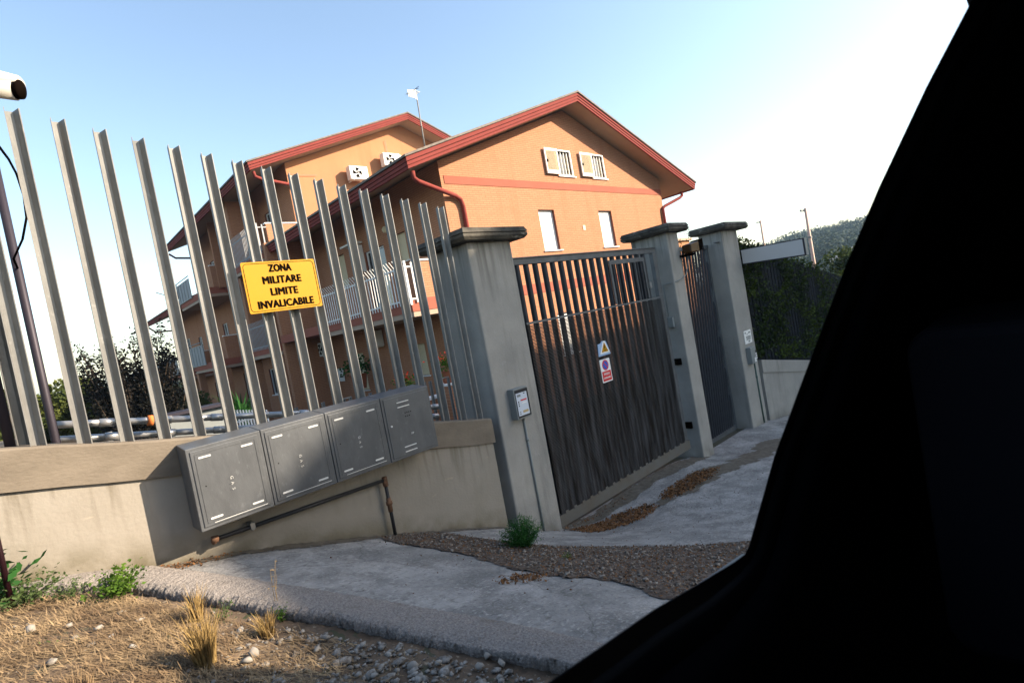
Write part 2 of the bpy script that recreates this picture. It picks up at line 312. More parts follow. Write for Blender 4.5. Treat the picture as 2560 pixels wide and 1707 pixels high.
def inside(px, py, poly):
    poly = np.array(poly); c = np.zeros(px.shape, bool); j = len(poly)-1
    for i in range(len(poly)):
        xi, yi = poly[i]; xj, yj = poly[j]
        t = ((yi > py) != (yj > py)) & (px < (xj-xi)*(py-yi)/(yj-yi+1e-12)+xi); c ^= t; j = i
    return c
def sheet(name, poly, dz, m, step=.04, jit=.0, bump=0., kind='structure'):
    P = np.array(poly); x = np.arange(P[:, 0].min()-.1, P[:, 0].max()+.1, step); y = np.arange(P[:, 1].min()-.1, P[:, 1].max()+.1, step)
    X, Y = np.meshgrid(x, y); cx = X[:-1, :-1]+step/2; cy = Y[:-1, :-1]+step/2
    wob = jit*(np.sin(cx*9+np.sin(cy*7)*1.5)+.6*np.sin(cx*23+cy*17)+.5*np.sin(cy*31-cx*11)); wob2 = jit*(np.sin(cy*8+np.sin(cx*6))+.6*np.sin(cy*27+cx*13))
    k = inside(cx+wob, cy+wob2, poly); n_ = X.shape[1]; I = np.arange(X.size).reshape(X.shape)
    Fq = np.stack([I[:-1, :-1], I[:-1, 1:], I[1:, 1:], I[1:, :-1]], -1)[k]
    Z = H(X, Y)+dz+(rng.random(X.shape)-.5)*bump
    u, inv = np.unique(Fq.ravel(), return_inverse=True)
    V = np.stack([X.ravel(), Y.ravel(), Z.ravel()], -1)[u]
    o = np_mesh(name, V, inv.reshape(-1, 4), m, smooth=True); tag(o, kind=kind); return o
NEAR = [(.31,4.27),(.27,3.98),(.42,3.62),(.66,3.08),(1.02,2.52),(1.40,1.60),(1.55,1.1),(1.7,.5)]
FAR = [(.12,4.22),(.53,4.22),(.86,3.62),(1.25,2.70),(1.60,1.72),(1.78,1.15),(1.95,.5)]
exec_later = []
NEAR = [(-.6,4.12),(.0,4.02),(.22,3.92),(.38,3.66),(.64,3.2),(.82,2.88),(.98,2.66),(1.12,2.34),(1.29,1.93),(1.42,1.58),(1.5,1.2),(1.6,.4)]
FAR = [(-.6,4.3),(.1,4.3),(.5,4.17),(.84,3.52),(1.12,3.04),(1.3,2.70),(1.49,2.24),(1.63,1.82),(1.75,1.4),(1.85,1.0),(1.95,.4),(2.0,.2)]
sheet('soil_verge', [(-3,.6),(1.7,.6),(1.62,1.5),(1.2,2.4),(.5,3.8),(.2,4.19),(-3,4.19)], .006, M_soil, .03, 0, .012)
sheet('concrete_paving', [(.5,4.19),(.84,3.54),(1.12,3.06),(1.3,2.72),(1.49,2.26),(1.63,1.84),(1.75,1.42),(1.95,.45),(14,.45),(14,4.19),(10.35,4.19),(10.2,4.3),(3.5,4.3),(3.45,4.19)], .022, M_apron, .045, 0, .004)
sheet('road', [(-8,-6.5),(17,-6.5),(17,.7),(-8,.7)], .030, M_asph, .25)
GRA = [(2.0,4.12),(2.3,4.14),(2.6,4.02),(2.83,3.42),(3.0,3.09),(3.37,2.6),(3.75,2.1),(4.4,1.5),(3.6,1.1),(2.5,1.3),(2.36,1.7),(2.38,2.0),(2.34,2.2),(2.2,2.40),(2.2,2.77),(2.24,3.12),(2.18,3.38),(2.10,3.64),(1.99,3.86)]
sheet('gravel_patch', GRA, .030, M_grav, .02, .022, .010)
# damp dirty strip at the foot of the wall and in front of the gate
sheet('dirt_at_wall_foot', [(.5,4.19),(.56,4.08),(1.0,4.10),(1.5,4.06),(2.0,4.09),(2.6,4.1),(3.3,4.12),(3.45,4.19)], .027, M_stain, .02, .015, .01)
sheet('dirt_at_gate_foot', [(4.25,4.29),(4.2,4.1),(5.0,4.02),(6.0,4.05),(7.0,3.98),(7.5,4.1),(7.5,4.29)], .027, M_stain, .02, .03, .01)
sheet('dirt_stain_paving', [(5.1,3.55),(5.6,3.62),(6.4,3.68),(7.6,3.6),(8.6,3.7),(9.2,3.4),(8.0,3.3),(6.8,3.36),(5.7,3.42)], .0265, M_stain, .03, .05, .004)
# curb: rough edging with a real step down to the verge
def resamp(L, n):
    L = np.array(L); s = np.r_[0, np.cumsum(np.hypot(*np.diff(L, axis=0).T))]; t = np.linspace(0, s[-1], n)
    return np.stack([np.interp(t, s, L[:, 0]), np.interp(t, s, L[:, 1])], 1)
n_ = 520; a = resamp(NEAR, n_); b = resamp(FAR, n_); rows = []
jit = lambda s: (rng.random(n_)-.5)*s
for f, dz in ((.03, -.05), (0.0, .02), (0.01, .05), (.05, .058), (.12, .062), (.2, .063), (.3, .063), (.4, .063), (.5, .062), (.6, .062), (.7, .06), (.8, .057), (.9, .05), (.96, .045), (1.0, .02)):
    p = a*(1-f)+b*f; e = .016 if f < .1 else .006
    rows.append(np.stack([p[:, 0]+jit(e)-(0.0 if dz > 0 else .0), p[:, 1]+jit(e), H(p[:, 0], p[:, 1])+dz+jit(.008)+(.012*np.sin(p[:, 0]*31+p[:, 1]*17) if f < .15 else 0)], 1))
V = np.concatenate(rows); I = np.arange(len(V)).reshape(len(rows), n_)
o = np_mesh('curb', V, np.stack([I[:-1, :-1], I[:-1, 1:], I[1:, 1:], I[1:, :-1]], -1).reshape(-1, 4), M_curb); tag(o, kind='structure')

# ------------------------------------------------------------------ scatter helpers
ICO = None
def ico():
    global ICO
    if ICO is None:
        bm = bmesh.new(); bmesh.ops.create_icosphere(bm, subdivisions=1, radius=1)
        ICO = (np.array([v.co[:] for v in bm.verts]), np.array([[v.index for v in f.verts] for f in bm.faces])); bm.free()
    return ICO
def stones(name, pts, sizes, m, flat=.6, dz=.0):
    v, f = ico(); n = len(pts); k = len(v)
    sc = sizes[:, None, None]*(.7+.6*rng.random((n, 1, 3)))*np.array([1, 1, flat])
    P = v[None]*(.55+.75*rng.random((n, k, 1)))*sc*.85
    th = rng.random(n)*6.28; c, s = np.cos(th), np.sin(th)
    x = P[..., 0]*c[:, None]-P[..., 1]*s[:, None]; y = P[..., 0]*s[:, None]+P[..., 1]*c[:, None]
    P = np.stack([x+pts[:, 0:1], y+pts[:, 1:2], P[..., 2]+pts[:, 2:3]+sizes[:, None]*.25], -1)
    Fq = (f[None]+(np.arange(n)*k)[:, None, None]).reshape(-1, 3)
    return np_mesh(name, P.reshape(-1, 3), Fq, m)
def leaves(name, C, size, m, parent=None, up=.3, aspect=.55, dirs=None, fold=.0):
    """leaf-shaped quads (diamond) at centres C with random orientation"""
    n = len(C); size = np.broadcast_to(size, (n,))
    d = rng.normal(size=(n, 3)) if dirs is None else dirs+rng.normal(size=(n, 3))*.35
    d[:, 2] *= .7; d /= np.linalg.norm(d, axis=1)[:, None]
    nn = rng.normal(size=(n, 3)); nn[:, 2] += up*4; s = np.cross(d, nn); s /= np.linalg.norm(s, axis=1)[:, None]+1e-9
    L = size[:, None]
    A_ = C-d*L*.5; B_ = C+s*L*aspect*.5-d*L*.05; C_ = C+d*L*.5; D_ = C-s*L*aspect*.5-d*L*.05
    V = np.stack([A_, B_, C_, D_], 1).reshape(-1, 3)
    return np_mesh(name, V, np.arange(4*n).reshape(-1, 4), m, parent)
def in_poly(n, poly):
    P = np.array(poly); out = []
    while sum(map(len, out)) < n:
        q = P.min(0)+rng.random((n*2, 2))*(P.max(0)-P.min(0)); out.append(q[inside(q[:, 0], q[:, 1], poly)])
    return np.concatenate(out)[:n]

# gravel in the bed and stones on the verge
q = in_poly(6500, GRA); s = (np.abs(rng.normal(size=len(q)))**1.5)*.0042+.0022
tag(stones('gravel', np.c_[q, H(q[:, 0], q[:, 1])+.032], s, M_peb2), kind='stuff')
VERGE = [(-1.2,1.2),(1.35,1.2),(1.36,1.55),(1.08,2.3),(.78,2.8),(.3,3.7),(.1,3.98),(-1.2,4.05)]
q = in_poly(15000, VERGE); w_ = np.clip((q[:, 0]*1.35-(q[:, 1]-2.0)*.6), 0, 1); q = q[rng.random(len(q)) < .035+.9*w_**1.3]
s = (np.abs(rng.normal(size=len(q)))**1.6)*.0062+.003
tag(stones('verge_pebbles', np.c_[q, H(q[:, 0], q[:, 1])+.008], s, M_peb), kind='stuff')
rocks = [(-.09,3.49,.03),(.04,3.4,.024),(.14,3.27,.022),(.22,2.95,.02),(.61,2.84,.022),(.59,2.58,.032),(.55,2.53,.026),(.88,2.53,.024),(.80,2.44,.024),(1.30,1.88,.03),(1.30,1.79,.03),(1.22,1.84,.022),(1.03,2.04,.03),(1.12,1.98,.024),(.88,2.08,.025),(.97,2.35,.024),(2.46,1.96,.024),(2.52,1.83,.022),(-.13,3.95,.03)]
q = np.array(rocks); tag(stones('larger_white_stones', np.c_[q[:, :2], H(q[:, 0], q[:, 1])+.02], q[:, 2], M_stone2, .7), kind='stuff')
q = in_poly(2600, GRA)+rng.normal(size=(2600, 2))*.09; q = q[(~inside(q[:, 0], q[:, 1], GRA)) & (q[:, 1] < 4.14)]; s = np.abs(rng.normal(size=len(q)))*.0035+.0018
tag(stones('stray_gravel', np.c_[q, H(q[:, 0], q[:, 1])+.024], s, M_stone), kind='stuff')
# crumbs on the curb and paving
q = in_poly(900, [(1.5,2.5),(3.3,.9),(10,1.5),(10,4.0),(3.5,4.0),(1.0,3.9)]); s = np.abs(rng.normal(size=len(q)))*.003+.0015
tag(stones('grit_on_paving', np.c_[q, H(q[:, 0], q[:, 1])+.024], s, M_rust), kind='stuff')
# straw lying and standing on the verge
q = in_poly(60000, [(-1.2,1.4),(1.1,1.5),(1.16,2.1),(.74,2.78),(.3,3.66),(.1,3.96),(-1.2,4.05)])
dens = np.clip(1.15-(q[:, 0]*.9-(q[:, 1]-2.6)*.5)*1.0, .03, 1)*(.35+.65*(np.sin(q[:, 0]*11+np.sin(q[:, 1]*8))*np.sin(q[:, 1]*9) > -.35))
q = q[rng.random(len(q)) < dens]; n = len(q)
base = np.c_[q, H(q[:, 0], q[:, 1])+.008+.02*rng.random(n)]
th = rng.normal(size=n)*.9+2.6; el = np.abs(rng.normal(size=n))*.35; ln = .02+.055*rng.random(n)
d = np.stack([np.cos(th)*np.cos(el), np.sin(th)*np.cos(el), np.sin(el)], 1); sd = np.stack([-np.sin(th), np.cos(th), 0*th], 1)
wd = .0014+.0014*rng.random(n)
V = np.stack([base-sd*wd[:, None], base+sd*wd[:, None], base+d*ln[:, None]], 1)
tag(np_mesh('dry_grass', V.reshape(-1, 3), np.arange(3*n).reshape(-1, 3), M_straw), kind='stuff')
def tussock(name, cx, cy, n, h, r, m, label, cat='grass tuft', spread=.45):
    z = Hs(cx, cy); th = rng.random(n)*6.28; rr = r*np.sqrt(rng.random(n)); b0 = np.stack([cx+np.cos(th)*rr, cy+np.sin(th)*rr, np.full(n, z+.005)], 1)
    lean = np.stack([np.cos(th), np.sin(th)], 1)*(rng.random(n)[:, None]*spread)+rng.normal(size=(n, 2))*.12
    hh = h*(.4+.6*rng.random(n)); m1 = b0+np.c_[lean*hh[:, None]*.35, hh*.6]; t = b0+np.c_[lean*hh[:, None], hh]
    a_ = rng.random(n)*6.28; w = np.stack([np.cos(a_), np.sin(a_), 0*a_], 1)*.0016
    V = np.stack([b0-w, b0+w, m1+w*.8, m1-w*.8, t, t+w*.1], 1).reshape(-1, 3); k = np.arange(n)[:, None]*6
    Fq = np.concatenate([k+[0, 1, 2, 3], k+[3, 2, 5, 4]])
    o = np_mesh(name, V-np.array([cx, cy, z]), Fq, m); o.location = (cx, cy, z); return tag(o, label, cat)
tussock('grass_tuft', .42, 2.62, 420, .25, .035, M_straw2, 'largest tuft of pale dry grass standing in the sunny verge', spread=.35)
tussock('grass_tuft', .50, 3.10, 120, .19, .02, M_straw2, 'thin upright tuft of dry grass growing against the rough edging behind the largest tuft')
tussock('grass_tuft', .70, 2.74, 150, .14, .03, M_straw2, 'short dry tuft at the sun and shade border beside the rough edging')
tussock('grass_tuft', .02, 2.72, 120, .08, .05, M_straw, 'low brown grass tuft at the bottom left of the verge')

def weed(name, cx, cy, h, r, n_st, n_lf, size, ml, label, ms=None, z=None, cat='weed', lean=(0, 0)):
    z = Hs(cx, cy) if z is None else z
    t = thing(name, label, cat, (cx, cy, z)); st = MB(); C = []; D = []
    for i in range(n_st):
        a_ = random.random()*6.28; rr = r*(random.random()**.6); hh = h*(.55+.45*random.random())*(1-.35*(rr/r)**2)
        p1 = Vector((math.cos(a_)*rr*.45+lean[0]*.3, math.sin(a_)*rr*.45+lean[1]*.3, hh*.55)); p2 = Vector((math.cos(a_)*rr+lean[0], math.sin(a_)*rr+lean[1], hh))
        pts = [Vector((0, 0, 0))+Vector((random.uniform(-.01, .01), random.uniform(-.01, .01), -.01)), p1, p2]; st.tube([p+Vector((cx, cy, z)) for p in pts], [.0018, .0013, .0006], 4, False)
        for k in range(max(1, n_lf//n_st)):
            f = .25+.75*random.random()**.8; q_ = pts[1]*(1-(f-.5)*2)+pts[2]*((f-.5)*2) if f > .5 else pts[0]*(1-f*2)+pts[1]*(f*2)
            C.append(q_+Vector((random.gauss(0, 1), random.gauss(0, 1), random.gauss(0, .7)))*size*1.1)
    st.build('stem', ml if ms is None else ms, t)
    C = np.array([c[:] for c in C])+np.array([cx, cy, z])
    leaves('foliage', C, size*(.6+.7*rng.random(len(C))), ml, t, .35, .6); return t
weed('weed', .27, 3.72, .20, .16, 34, 850, .022, M_lg, 'bright green leafy weed growing at the near end of the wall over the edging')
weed('weed', -.10, 3.95, .17, .22, 40, 900, .02, M_dg, 'dusty grey green weeds at the foot of the cream wall on the far left')
weed('weed', .08, 3.86, .13, .12, 16, 260, .015, M_dg, 'small sparse weed between the dusty weeds and the bright green weed', lean=(.04, 0))
weed('weed', -.20, 4.02, .30, .13, 14, 220, .055, M_sg, 'broad leaved dark green plant at the left edge of the photo')
weed('weed', .60, 3.05, .11, .07, 10, 110, .012, M_dg, 'small green weed on the verge below the cabinet corner')
weed('weed', .80, 2.86, .10, .05, 10, 130, .012, M_lg, 'small green weed by the edging where the shade begins')
weed('weed', .83, 3.0, .30, .06, 3, 26, .010, M_straw2, 'single tall thin stalk with yellow seeds in front of the paving', lean=(.02, .0))
weed('weed', 2.78, 3.22, .30, .20, 150, 7500, .011, M_sg, 'round feathery green bush growing in front of the first gate pillar', cat='bush')
weed('weed', 2.66, 2.66, .09, .05, 12, 90, .012, M_lg, 'tiny green weed alone in the gravel bed')
q = in_poly(1200, [(-1.0,1.6),(.2,1.9),(.2,3.0),(-.2,3.6),(-1.0,3.9)]); q = q[(np.sin(q[:,0]*7+1)*np.sin(q[:,1]*6)) > .2]
tag(leaves('low_green_ground_cover', np.c_[q, H(q[:, 0], q[:, 1])+.02+.03*rng.random(len(q))], .014, M_dg), kind='stuff')
# fallen leaves
def litter(poly, n, label, size=.028):
    q = in_poly(n, poly); c = q.mean(0); 
    C = np.c_[q+rng.normal(size=(n, 2))*.03, np.zeros(n)]; C[:, 2] = H(C[:, 0], C[:, 1])+.028+.012*rng.random(n)
    o = leaves('leaf_litter', C, size*(.6+.8*rng.random(n)), M_dleaf, None, .9, .7); tag(o, kind='stuff')
litter([(4.27,4.1),(4.55,3.98),(4.92,3.9),(5.24,3.74),(5.2,3.56),(4.9,3.50),(4.55,3.54),(4.15,3.66)], 1900, '')
litter([(5.42,3.64),(5.7,3.74),(5.95,3.74),(6.44,3.74),(6.78,3.56),(6.3,3.45),(5.91,3.44),(5.45,3.52)], 1700, '')
litter([(1.94,2.55),(2.07,2.55),(2.2,2.47),(2.12,2.36),(1.96,2.45)], 220, '', .02)
litter([(4.0,4.1),(4.3,4.15),(5.4,4.1),(5.4,4.2),(4.3,4.25)], 160, '', .02)
litter([(.5,4.15),(.72,4.12),(.95,4.16),(.6,4.0)], 160, '', .02)
litter(GRA, 4200, '', .015)

# ------------------------------------------------------------------ retaining wall + coping, fence
WT = lambda x: -.215-.216*x          # coping top
wl = thing('retaining_wall', 'cream plastered low wall sloping down to the first gate pillar, left of the gate', 'wall', (0, 4.35, -1.2))
m = MB(); m.hexa([(-8,4.2,-3),(3.46,4.2,-3.4),(3.46,4.46,-3.4),(-8,4.46,-3)], [(-8,4.2,WT(-8)-.25),(3.46,4.2,WT(3.46)-.25),(3.46,4.46,WT(3.46)-.25),(-8,4.46,WT(-8)-.25)])
m.build('wall_face', M_wall, wl)
m = MB(); xs = np.linspace(-8, 3.48, 60); vv = []
for x in xs:
    w1, w2 = random.uniform(-.004, .004), random.uniform(-.006, .006)
    vv += [(x, 4.178, WT(x)-.248+w1), (x, 4.178, WT(x)-.012+w2), (x, 4.192, WT(x)+w2), (x, 4.47, WT(x)+w2), (x, 4.47, WT(x)-.248)]
fs = [(i*5+k, i*5+(k+1) % 5, (i+1)*5+(k+1) % 5, (i+1)*5+k) for i in range(len(xs)-1) for k in range(5)]+[(0,1,2,3,4), tuple(len(vv)-5+k for k in range(5))]
m.add(vv, fs); m.build('coping', M_coping, wl)
wr = thing('retaining_wall', 'grey plastered low wall sloping away to the right of the last gate pillar, under the ivy fence', 'wall', (12, 4.35, -3))
WR = lambda x: -1.65-.19*(x-10.42)
m = MB(); m.hexa([(10.34,4.22,-4),(24,4.22,-6),(24,4.46,-6),(10.34,4.46,-4)], [(10.34,4.22,WR(10.34)-.25),(24,4.22,WR(24)-.25),(24,4.46,WR(24)-.25),(10.34,4.46,WR(10.34)-.25)]).build('wall_face', M_conc, wr)
m = MB(); m.hexa([(10.34,4.2,WR(10.34)-.248),(24,4.2,WR(24)-.248),(24,4.48,WR(24)-.248),(10.34,4.48,WR(10.34)-.248)], [(10.34,4.2,WR(10.34)),(24,4.2,WR(24)),(24,4.48,WR(24)),(10.34,4.48,WR(10.34))]).build('coping', M_conc, wr)

PROF = [(-.034,-.020),(-.0305,-.020),(-.027,.016),(.005,.016),(.027,-.022),(.032,-.022),(.032,-.0185),(.0085,.020),(-.030,.020),(-.034,-.0175)]
def post_mesh(x, y, z0, z1, rot=0, sc=1.):
    c, s = math.cos(rot), math.sin(rot); P = [((a*c-b*s)*sc, (a*s+b*c)*sc) for a, b in PROF]
    m = MB(); n = len(P)
    zt = [z1+(.006 if b < 0 else -.004) for a, b in PROF]
    m.add([(x+a, y+b, z0) for a, b in P]+[(x+a, y+b, t) for (a, b), t in zip(P, zt)], [tuple(range(n))[::-1], tuple(range(n, 2*n))]+[(i, (i+1) % n, n+(i+1) % n, n+i) for i in range(n)])
    return m
fl = thing('steel_fence', 'fence of tall separate galvanised channel posts standing on the cream wall left of the gate', 'fence', (0, 4.3, -.3))
for k in range(-4, 16):
    x = .31+.2075*k; dxx = random.uniform(-.003, .003)
    post_mesh(x+dxx, 4.30, WT(x)-.05, 1.79-.183*(x-.31)*.985+random.uniform(-.004, .004), random.uniform(-.05, .05), 1.12).build('post', M_galv, fl)
x = 3.42; post_mesh(3.415, 4.30, WT(x)-.05, .93, 0, 1.12).build('post', M_galv, fl)
rf = thing('steel_fence', 'fence of galvanised posts running back from the wall at the far left corner', 'fence', (.03, 5, -.3))
for k in range(13): post_mesh(.046+random.uniform(-.004, .004), 4.56+.19*k, -.6, 1.75, random.uniform(-.06, .06), 1.0).build('post', M_galv, rf)
MB().tube([(-.022, 4.42, -.6), (-.022, 4.42, 1.9)], .026, 10).build('corner_post', M_dpole, rf, True)
m = MB(); m.box(-.10, .06, 4.47, 7.2, -1.6, -.27).build('footing_wall', M_coping, rf)
# pole + cctv
p = thing('camera_pole', 'thin dark steel pole just inside the fence at the far left', 'pole', (.215, 5.2, -.8))
MB().tube([(.215, 5.2, -3.0), (.215, 5.2, 2.6)], .028, 12).build('shaft', M_dpole, p, True)
m = MB(); m.tube([(.215,5.2,2.2),(.20,4.9,2.2),(.10,4.3,2.15),(.0,3.6,2.05),(-.05,3.3,1.86)], .02, 8).build('bracket_arm', M_dpole, p, True)
cc = thing('security_camera', 'cream coloured security camera housing pointing right above the fence at the top left', 'camera', (.1, 3.2, 1.45))
ax = (Vector((.262, 3.2, 1.440))-Vector((.0, 3.32, 1.505))).normalized(); side = ax.cross(Vector((0, 0, 1))).normalized(); upv = side.cross(ax)
def cc_loft(secs):   # secs: (t along axis, list of (side,up))
    m = MB(); vs = []; n = len(secs[0][1])
    for t, pr in secs:
        for a_, b_ in pr: vs.append(Vector((.262, 3.2, 1.440))+ax*t+side*a_+upv*b_)
    fs = [(i*n+k, i*n+(k+1) % n, (i+1)*n+(k+1) % n, (i+1)*n+k) for i in range(len(secs)-1) for k in range(n)]+[tuple(range(n))[::-1], tuple(range((len(secs)-1)*n, len(secs)*n))]
    return m.add(vs, fs)
ell = lambda a_, b_, cy_=0, n=20, lo=0, hi=6.2832: [(a_*math.cos(lo+(hi-lo)*k/n), cy_+b_*math.sin(lo+(hi-lo)*k/n)) for k in range(n)]
cc_loft([(-.38, ell(.050,.048,-.014)), (0.0, ell(.050,.046,-.010))]).build('housing', M_cctv, cc, True)
cc_loft([(-.38, ell(.056,.074,.012)), (-.16, ell(.060,.072,.014)), (-.07, ell(.056,.046,.018)), (.015, ell(.050,.024,.026))]).build('sun_shield', M_cctv, cc, True)
cc_loft([(.001, ell(.044,.041,-.008)), (.016, ell(.047,.042,-.006)), (.022, ell(.045,.040,-.006))]).build('lens_hood', M_blk, cc, True)
m = MB(); m.tube([Vector((.12,3.26,1.40)), Vector((.05,3.27,1.34)), Vector((-.05,3.3,1.86))], .016, 8).build('mount', M_cctv, cc, True)
m = MB(); pts = [(.03,3.3,1.34),(.16,3.6,1.36),(.235,4.1,1.42),(.27,4.35,1.42),(.285,4.4,1.30),(.275,4.4,1.16),(.24,4.5,1.05),(.19,4.8,.99),(.215,5.17,1.0)]
m.tube(pts, .007, 6); tag(m.build('camera_cable', M_blk, None, True), 'dark looping cable hanging between the security camera and the dark pole', 'cable')
m = MB(); m.tube([(-.145,3.9,-.36),(-.145,3.9,-1.0)], .014, 8); tag(m.build('reflector_post', mat('dark_red_post', (.012,.002,.004), .5), None, True), 'thin dark red post at the left edge of the photo in front of the wall', 'post')

# ------------------------------------------------------------------ text helper
def text_mesh(s, size, loc, mat_, parent, rot=(math.pi/2, 0, 0), xs=1.0, bold=.0, align='CENTER', name='lettering', thick=.0015, width=None, dup=()):
    cu = bpy.data.curves.new('t', 'FONT'); cu.body = s; cu.size = size; cu.align_x = align; cu.align_y = 'CENTER'; cu.extrude = thick; cu.offset = 0; cu.resolution_u = 3; cu.space_character = 1.08
    to = bpy.data.objects.new('t', cu); COL.objects.link(to); bpy.context.view_layer.update()
    dg = bpy.context.evaluated_depsgraph_get(); me = bpy.data.meshes.new_from_object(to.evaluated_get(dg)); bpy.data.objects.remove(to, do_unlink=True)
    from mathutils import Euler
    if width: vx = [v.co.x for v in me.vertices]; xs = width/(max(vx)-min(vx))
    if dup:
        bm = bmesh.new()
        for i, (ddx, ddy) in enumerate(dup):
            m2 = me.copy(); m2.transform(Matrix.Translation((ddx/xs, ddy, .0002*i))); bm.from_mesh(m2)
        bm.to_mesh(me); bm.free()
    me.transform(Matrix.Translation(loc) @ Euler(rot).to_matrix().to_4x4() @ Matrix.Diagonal((xs, 1, 1, 1)))
    me.materials.clear(); me.materials.append(mat_); o = bpy.data.objects.new(name, me); COL.objects.link(o)
    if parent is not None: o.parent = parent; o.matrix_parent_inverse = Matrix.Translation(-parent.matrix_basis.translation)
    return o
def rrect(x0, x1, z0, z1, r, n=5):
    P = []
    for cx, cz, a0 in ((x1-r, z1-r, 0), (x0+r, z1-r, 90), (x0+r, z0+r, 180), (x1-r, z0+r, 270)):
        P += [(cx+r*math.cos(rad(a0+90*k/n)), cz+r*math.sin(rad(a0+90*k/n))) for k in range(n+1)]
    return P
def ring(x0, x1, z0, z1, r, w, y0, y1):
    o_ = rrect(x0, x1, z0, z1, r); i_ = rrect(x0+w, x1-w, z0+w, z1-w, max(r-w, .002)); n = len(o_); m = MB()
    m.add([(a, y0, b) for a, b in o_]+[(a, y0, b) for a, b in i_]+[(a, y1, b) for a, b in o_]+[(a, y1, b) for a, b in i_],
      [(k, (k+1) % n, n+(k+1) % n, n+k) for k in range(n)]+[(2*n+k, 2*n+(k+1) % n, 3*n+(k+1) % n, 3*n+k) for k in range(n)]+[(k, (k+1) % n, 2*n+(k+1) % n, 2*n+k) for k in range(n)]+[(n+k, n+(k+1) % n, 3*n+(k+1) % n, 3*n+k) for k in range(n)])
    return m
sg = thing('warning_sign', 'yellow rectangular sign reading ZONA MILITARE LIMITE INVALICABILE fixed across three fence posts', 'sign', (1.64, 4.24, .56))
SX0, SX1, SZ0, SZ1, SY = 1.405, 1.975, .385, .775, 4.232
MB().prism(rrect(SX0, SX1, SZ0, SZ1, .012), SY, SY+.004).build('panel', M_yel, sg)
ring(SX0+.012, SX1-.012, SZ0+.012, SZ1-.012, .028, .0035, SY-.0015, SY+.001).build('border', M_blk, sg)
B_ = .0038
for s_, z_, w_ in (('ZONA', .718, .172), ('MILITARE', .627, .294), ('LIMITE', .535, .207), ('INVALICABILE', .441, .43)):
    text_mesh(s_, .079, ((SX0+SX1)/2, SY-.0012, z_), M_blk, sg, width=w_, thick=.001, dup=[(-B_,0),(B_,0),(0,B_*.6),(0,-B_*.6),(-B_,B_*.5),(B_,-B_*.5)])
for zz in (.30, ): 
    pass
# ------------------------------------------------------------------ meter cabinets
CY = 3.95
def cabinet(x0, x1, label, elec=False):
    t = thing('meter_cabinet', label, 'cabinet', ((x0+x1)/2, 4.08, -1.0), 'meter cabinets on the wall'); zb_, zt_ = -.985, -.445
    m = MB(); m.hexa([(x0, CY, zb_), (x1, CY, zb_), (x1, 4.175, zb_), (x0, 4.175, zb_)], [(x0, CY, zt_), (x1, CY, zt_), (x1, 4.175, zt_+.022), (x0, 4.175, zt_+.022)])
    m.build('body', M_cab, t, bevel=.004)
    dm = .022; dx0, dx1, dz0, dz1 = x0+dm, x1-dm, zb_+dm, zt_-dm
    dr = MB().box(dx0, dx1, CY-.006, CY+.004, dz0, dz1).build('door', M_cab, t, bevel=.003)
    def sub(mb, nm, mt):
        o = mb.build(nm, mt); o.parent = dr; return o
    if not elec:
        sub(ring(dx0+.022, dx1-.022, dz0+.022, dz1-.022, .004, .004, CY-.0085, CY-.005), 'pressed_edge', M_cab)
        sub(MB().box(dx0+.06, dx1-.02, CY-.0075, CY-.005, dz0+.012, dz0+.0155), 'drip_edge', M_slot)
        for zz in (dz1-.050, dz0+.045):
            for xx in (x0+.10, x1-.10): sub(MB().prism(rrect(xx-.037, xx+.037, zz-.006, zz+.006, .0055), CY-.009, CY-.005), 'vent_slot', M_slot)
        xm = (x0+x1)/2
        for ch, zz in (('G', -.045), ('A', -.083), ('S', -.121)):
            o = text_mesh(ch, .028, (xm-.0, CY-.0072, (zb_+zt_)/2+.06+zz), M_slot, None, rot=(math.pi/2, math.pi/2, 0), bold=.0008, thick=.001); o.parent = dr
            # stencil bridges across the pressed letter
            sub(MB().box(xm-.020, xm+.020, CY-.0095, CY-.005, (zb_+zt_)/2+.0588+zz, (zb_+zt_)/2+.0615+zz), 'stencil_bridge', M_cab)
        sub(MB().tube([(x0+.075, CY-.0065, (zb_+zt_)/2+.01), (x0+.075, CY-.003, (zb_+zt_)/2+.01)], .0045, 10), 'keyhole', M_blk)
    else:
        for zz in (dz1-.055, dz1-.095, dz0+.065, dz0+.025):
            sub(MB().box(x0+.14, x0+.255, CY-.012, CY-.005, zz, zz+.007), 'louvre', M_slot)
        sub(MB().tube([(x0+.055, CY-.014, (zb_+zt_)/2+.02), (x0+.055, CY-.003, (zb_+zt_)/2+.02)], .008, 10), 'lock', M_slot)
        for i in range(7): sub(MB().box(x0+.20+.018*(i % 4), x0+.21+.018*(i % 4), CY-.0066, CY-.005, -.62-.03*(i//4), -.612-.03*(i//4)), 'vent_hole', M_blk)
        o = text_mesh('SIP', .022, (x0+.24, CY-.0072, -.80), M_slot, None, bold=.0002, thick=.0006); o.parent = dr
    return t
cabinet(.755, 1.215, 'zinc gas meter cabinet at the left end of the row, fully in the sun')
cabinet(1.219, 1.684, 'second zinc gas meter cabinet from the left, crossed by the shadow edge')
cabinet(1.688, 2.160, 'zinc gas meter cabinet third from the left, mostly in shade')
cabinet(2.164, 2.640, 'plainer grey cabinet with louvres at the right end of the row', True)
gp = thing('gas_pipe', 'black gas pipe running along the wall under the meter cabinets and down into the ground', 'pipe', (1.5, 4.13, -1.15))
MB().tube([(.86,4.13,-1.105),(2.165,4.13,-1.145)], .015, 10).build('horizontal_run', M_pipe, gp, True)
MB().tube([(2.165,4.13,-1.145),(2.165,4.13,-1.72)], .015, 10).build('down_pipe', M_pipe, gp, True)
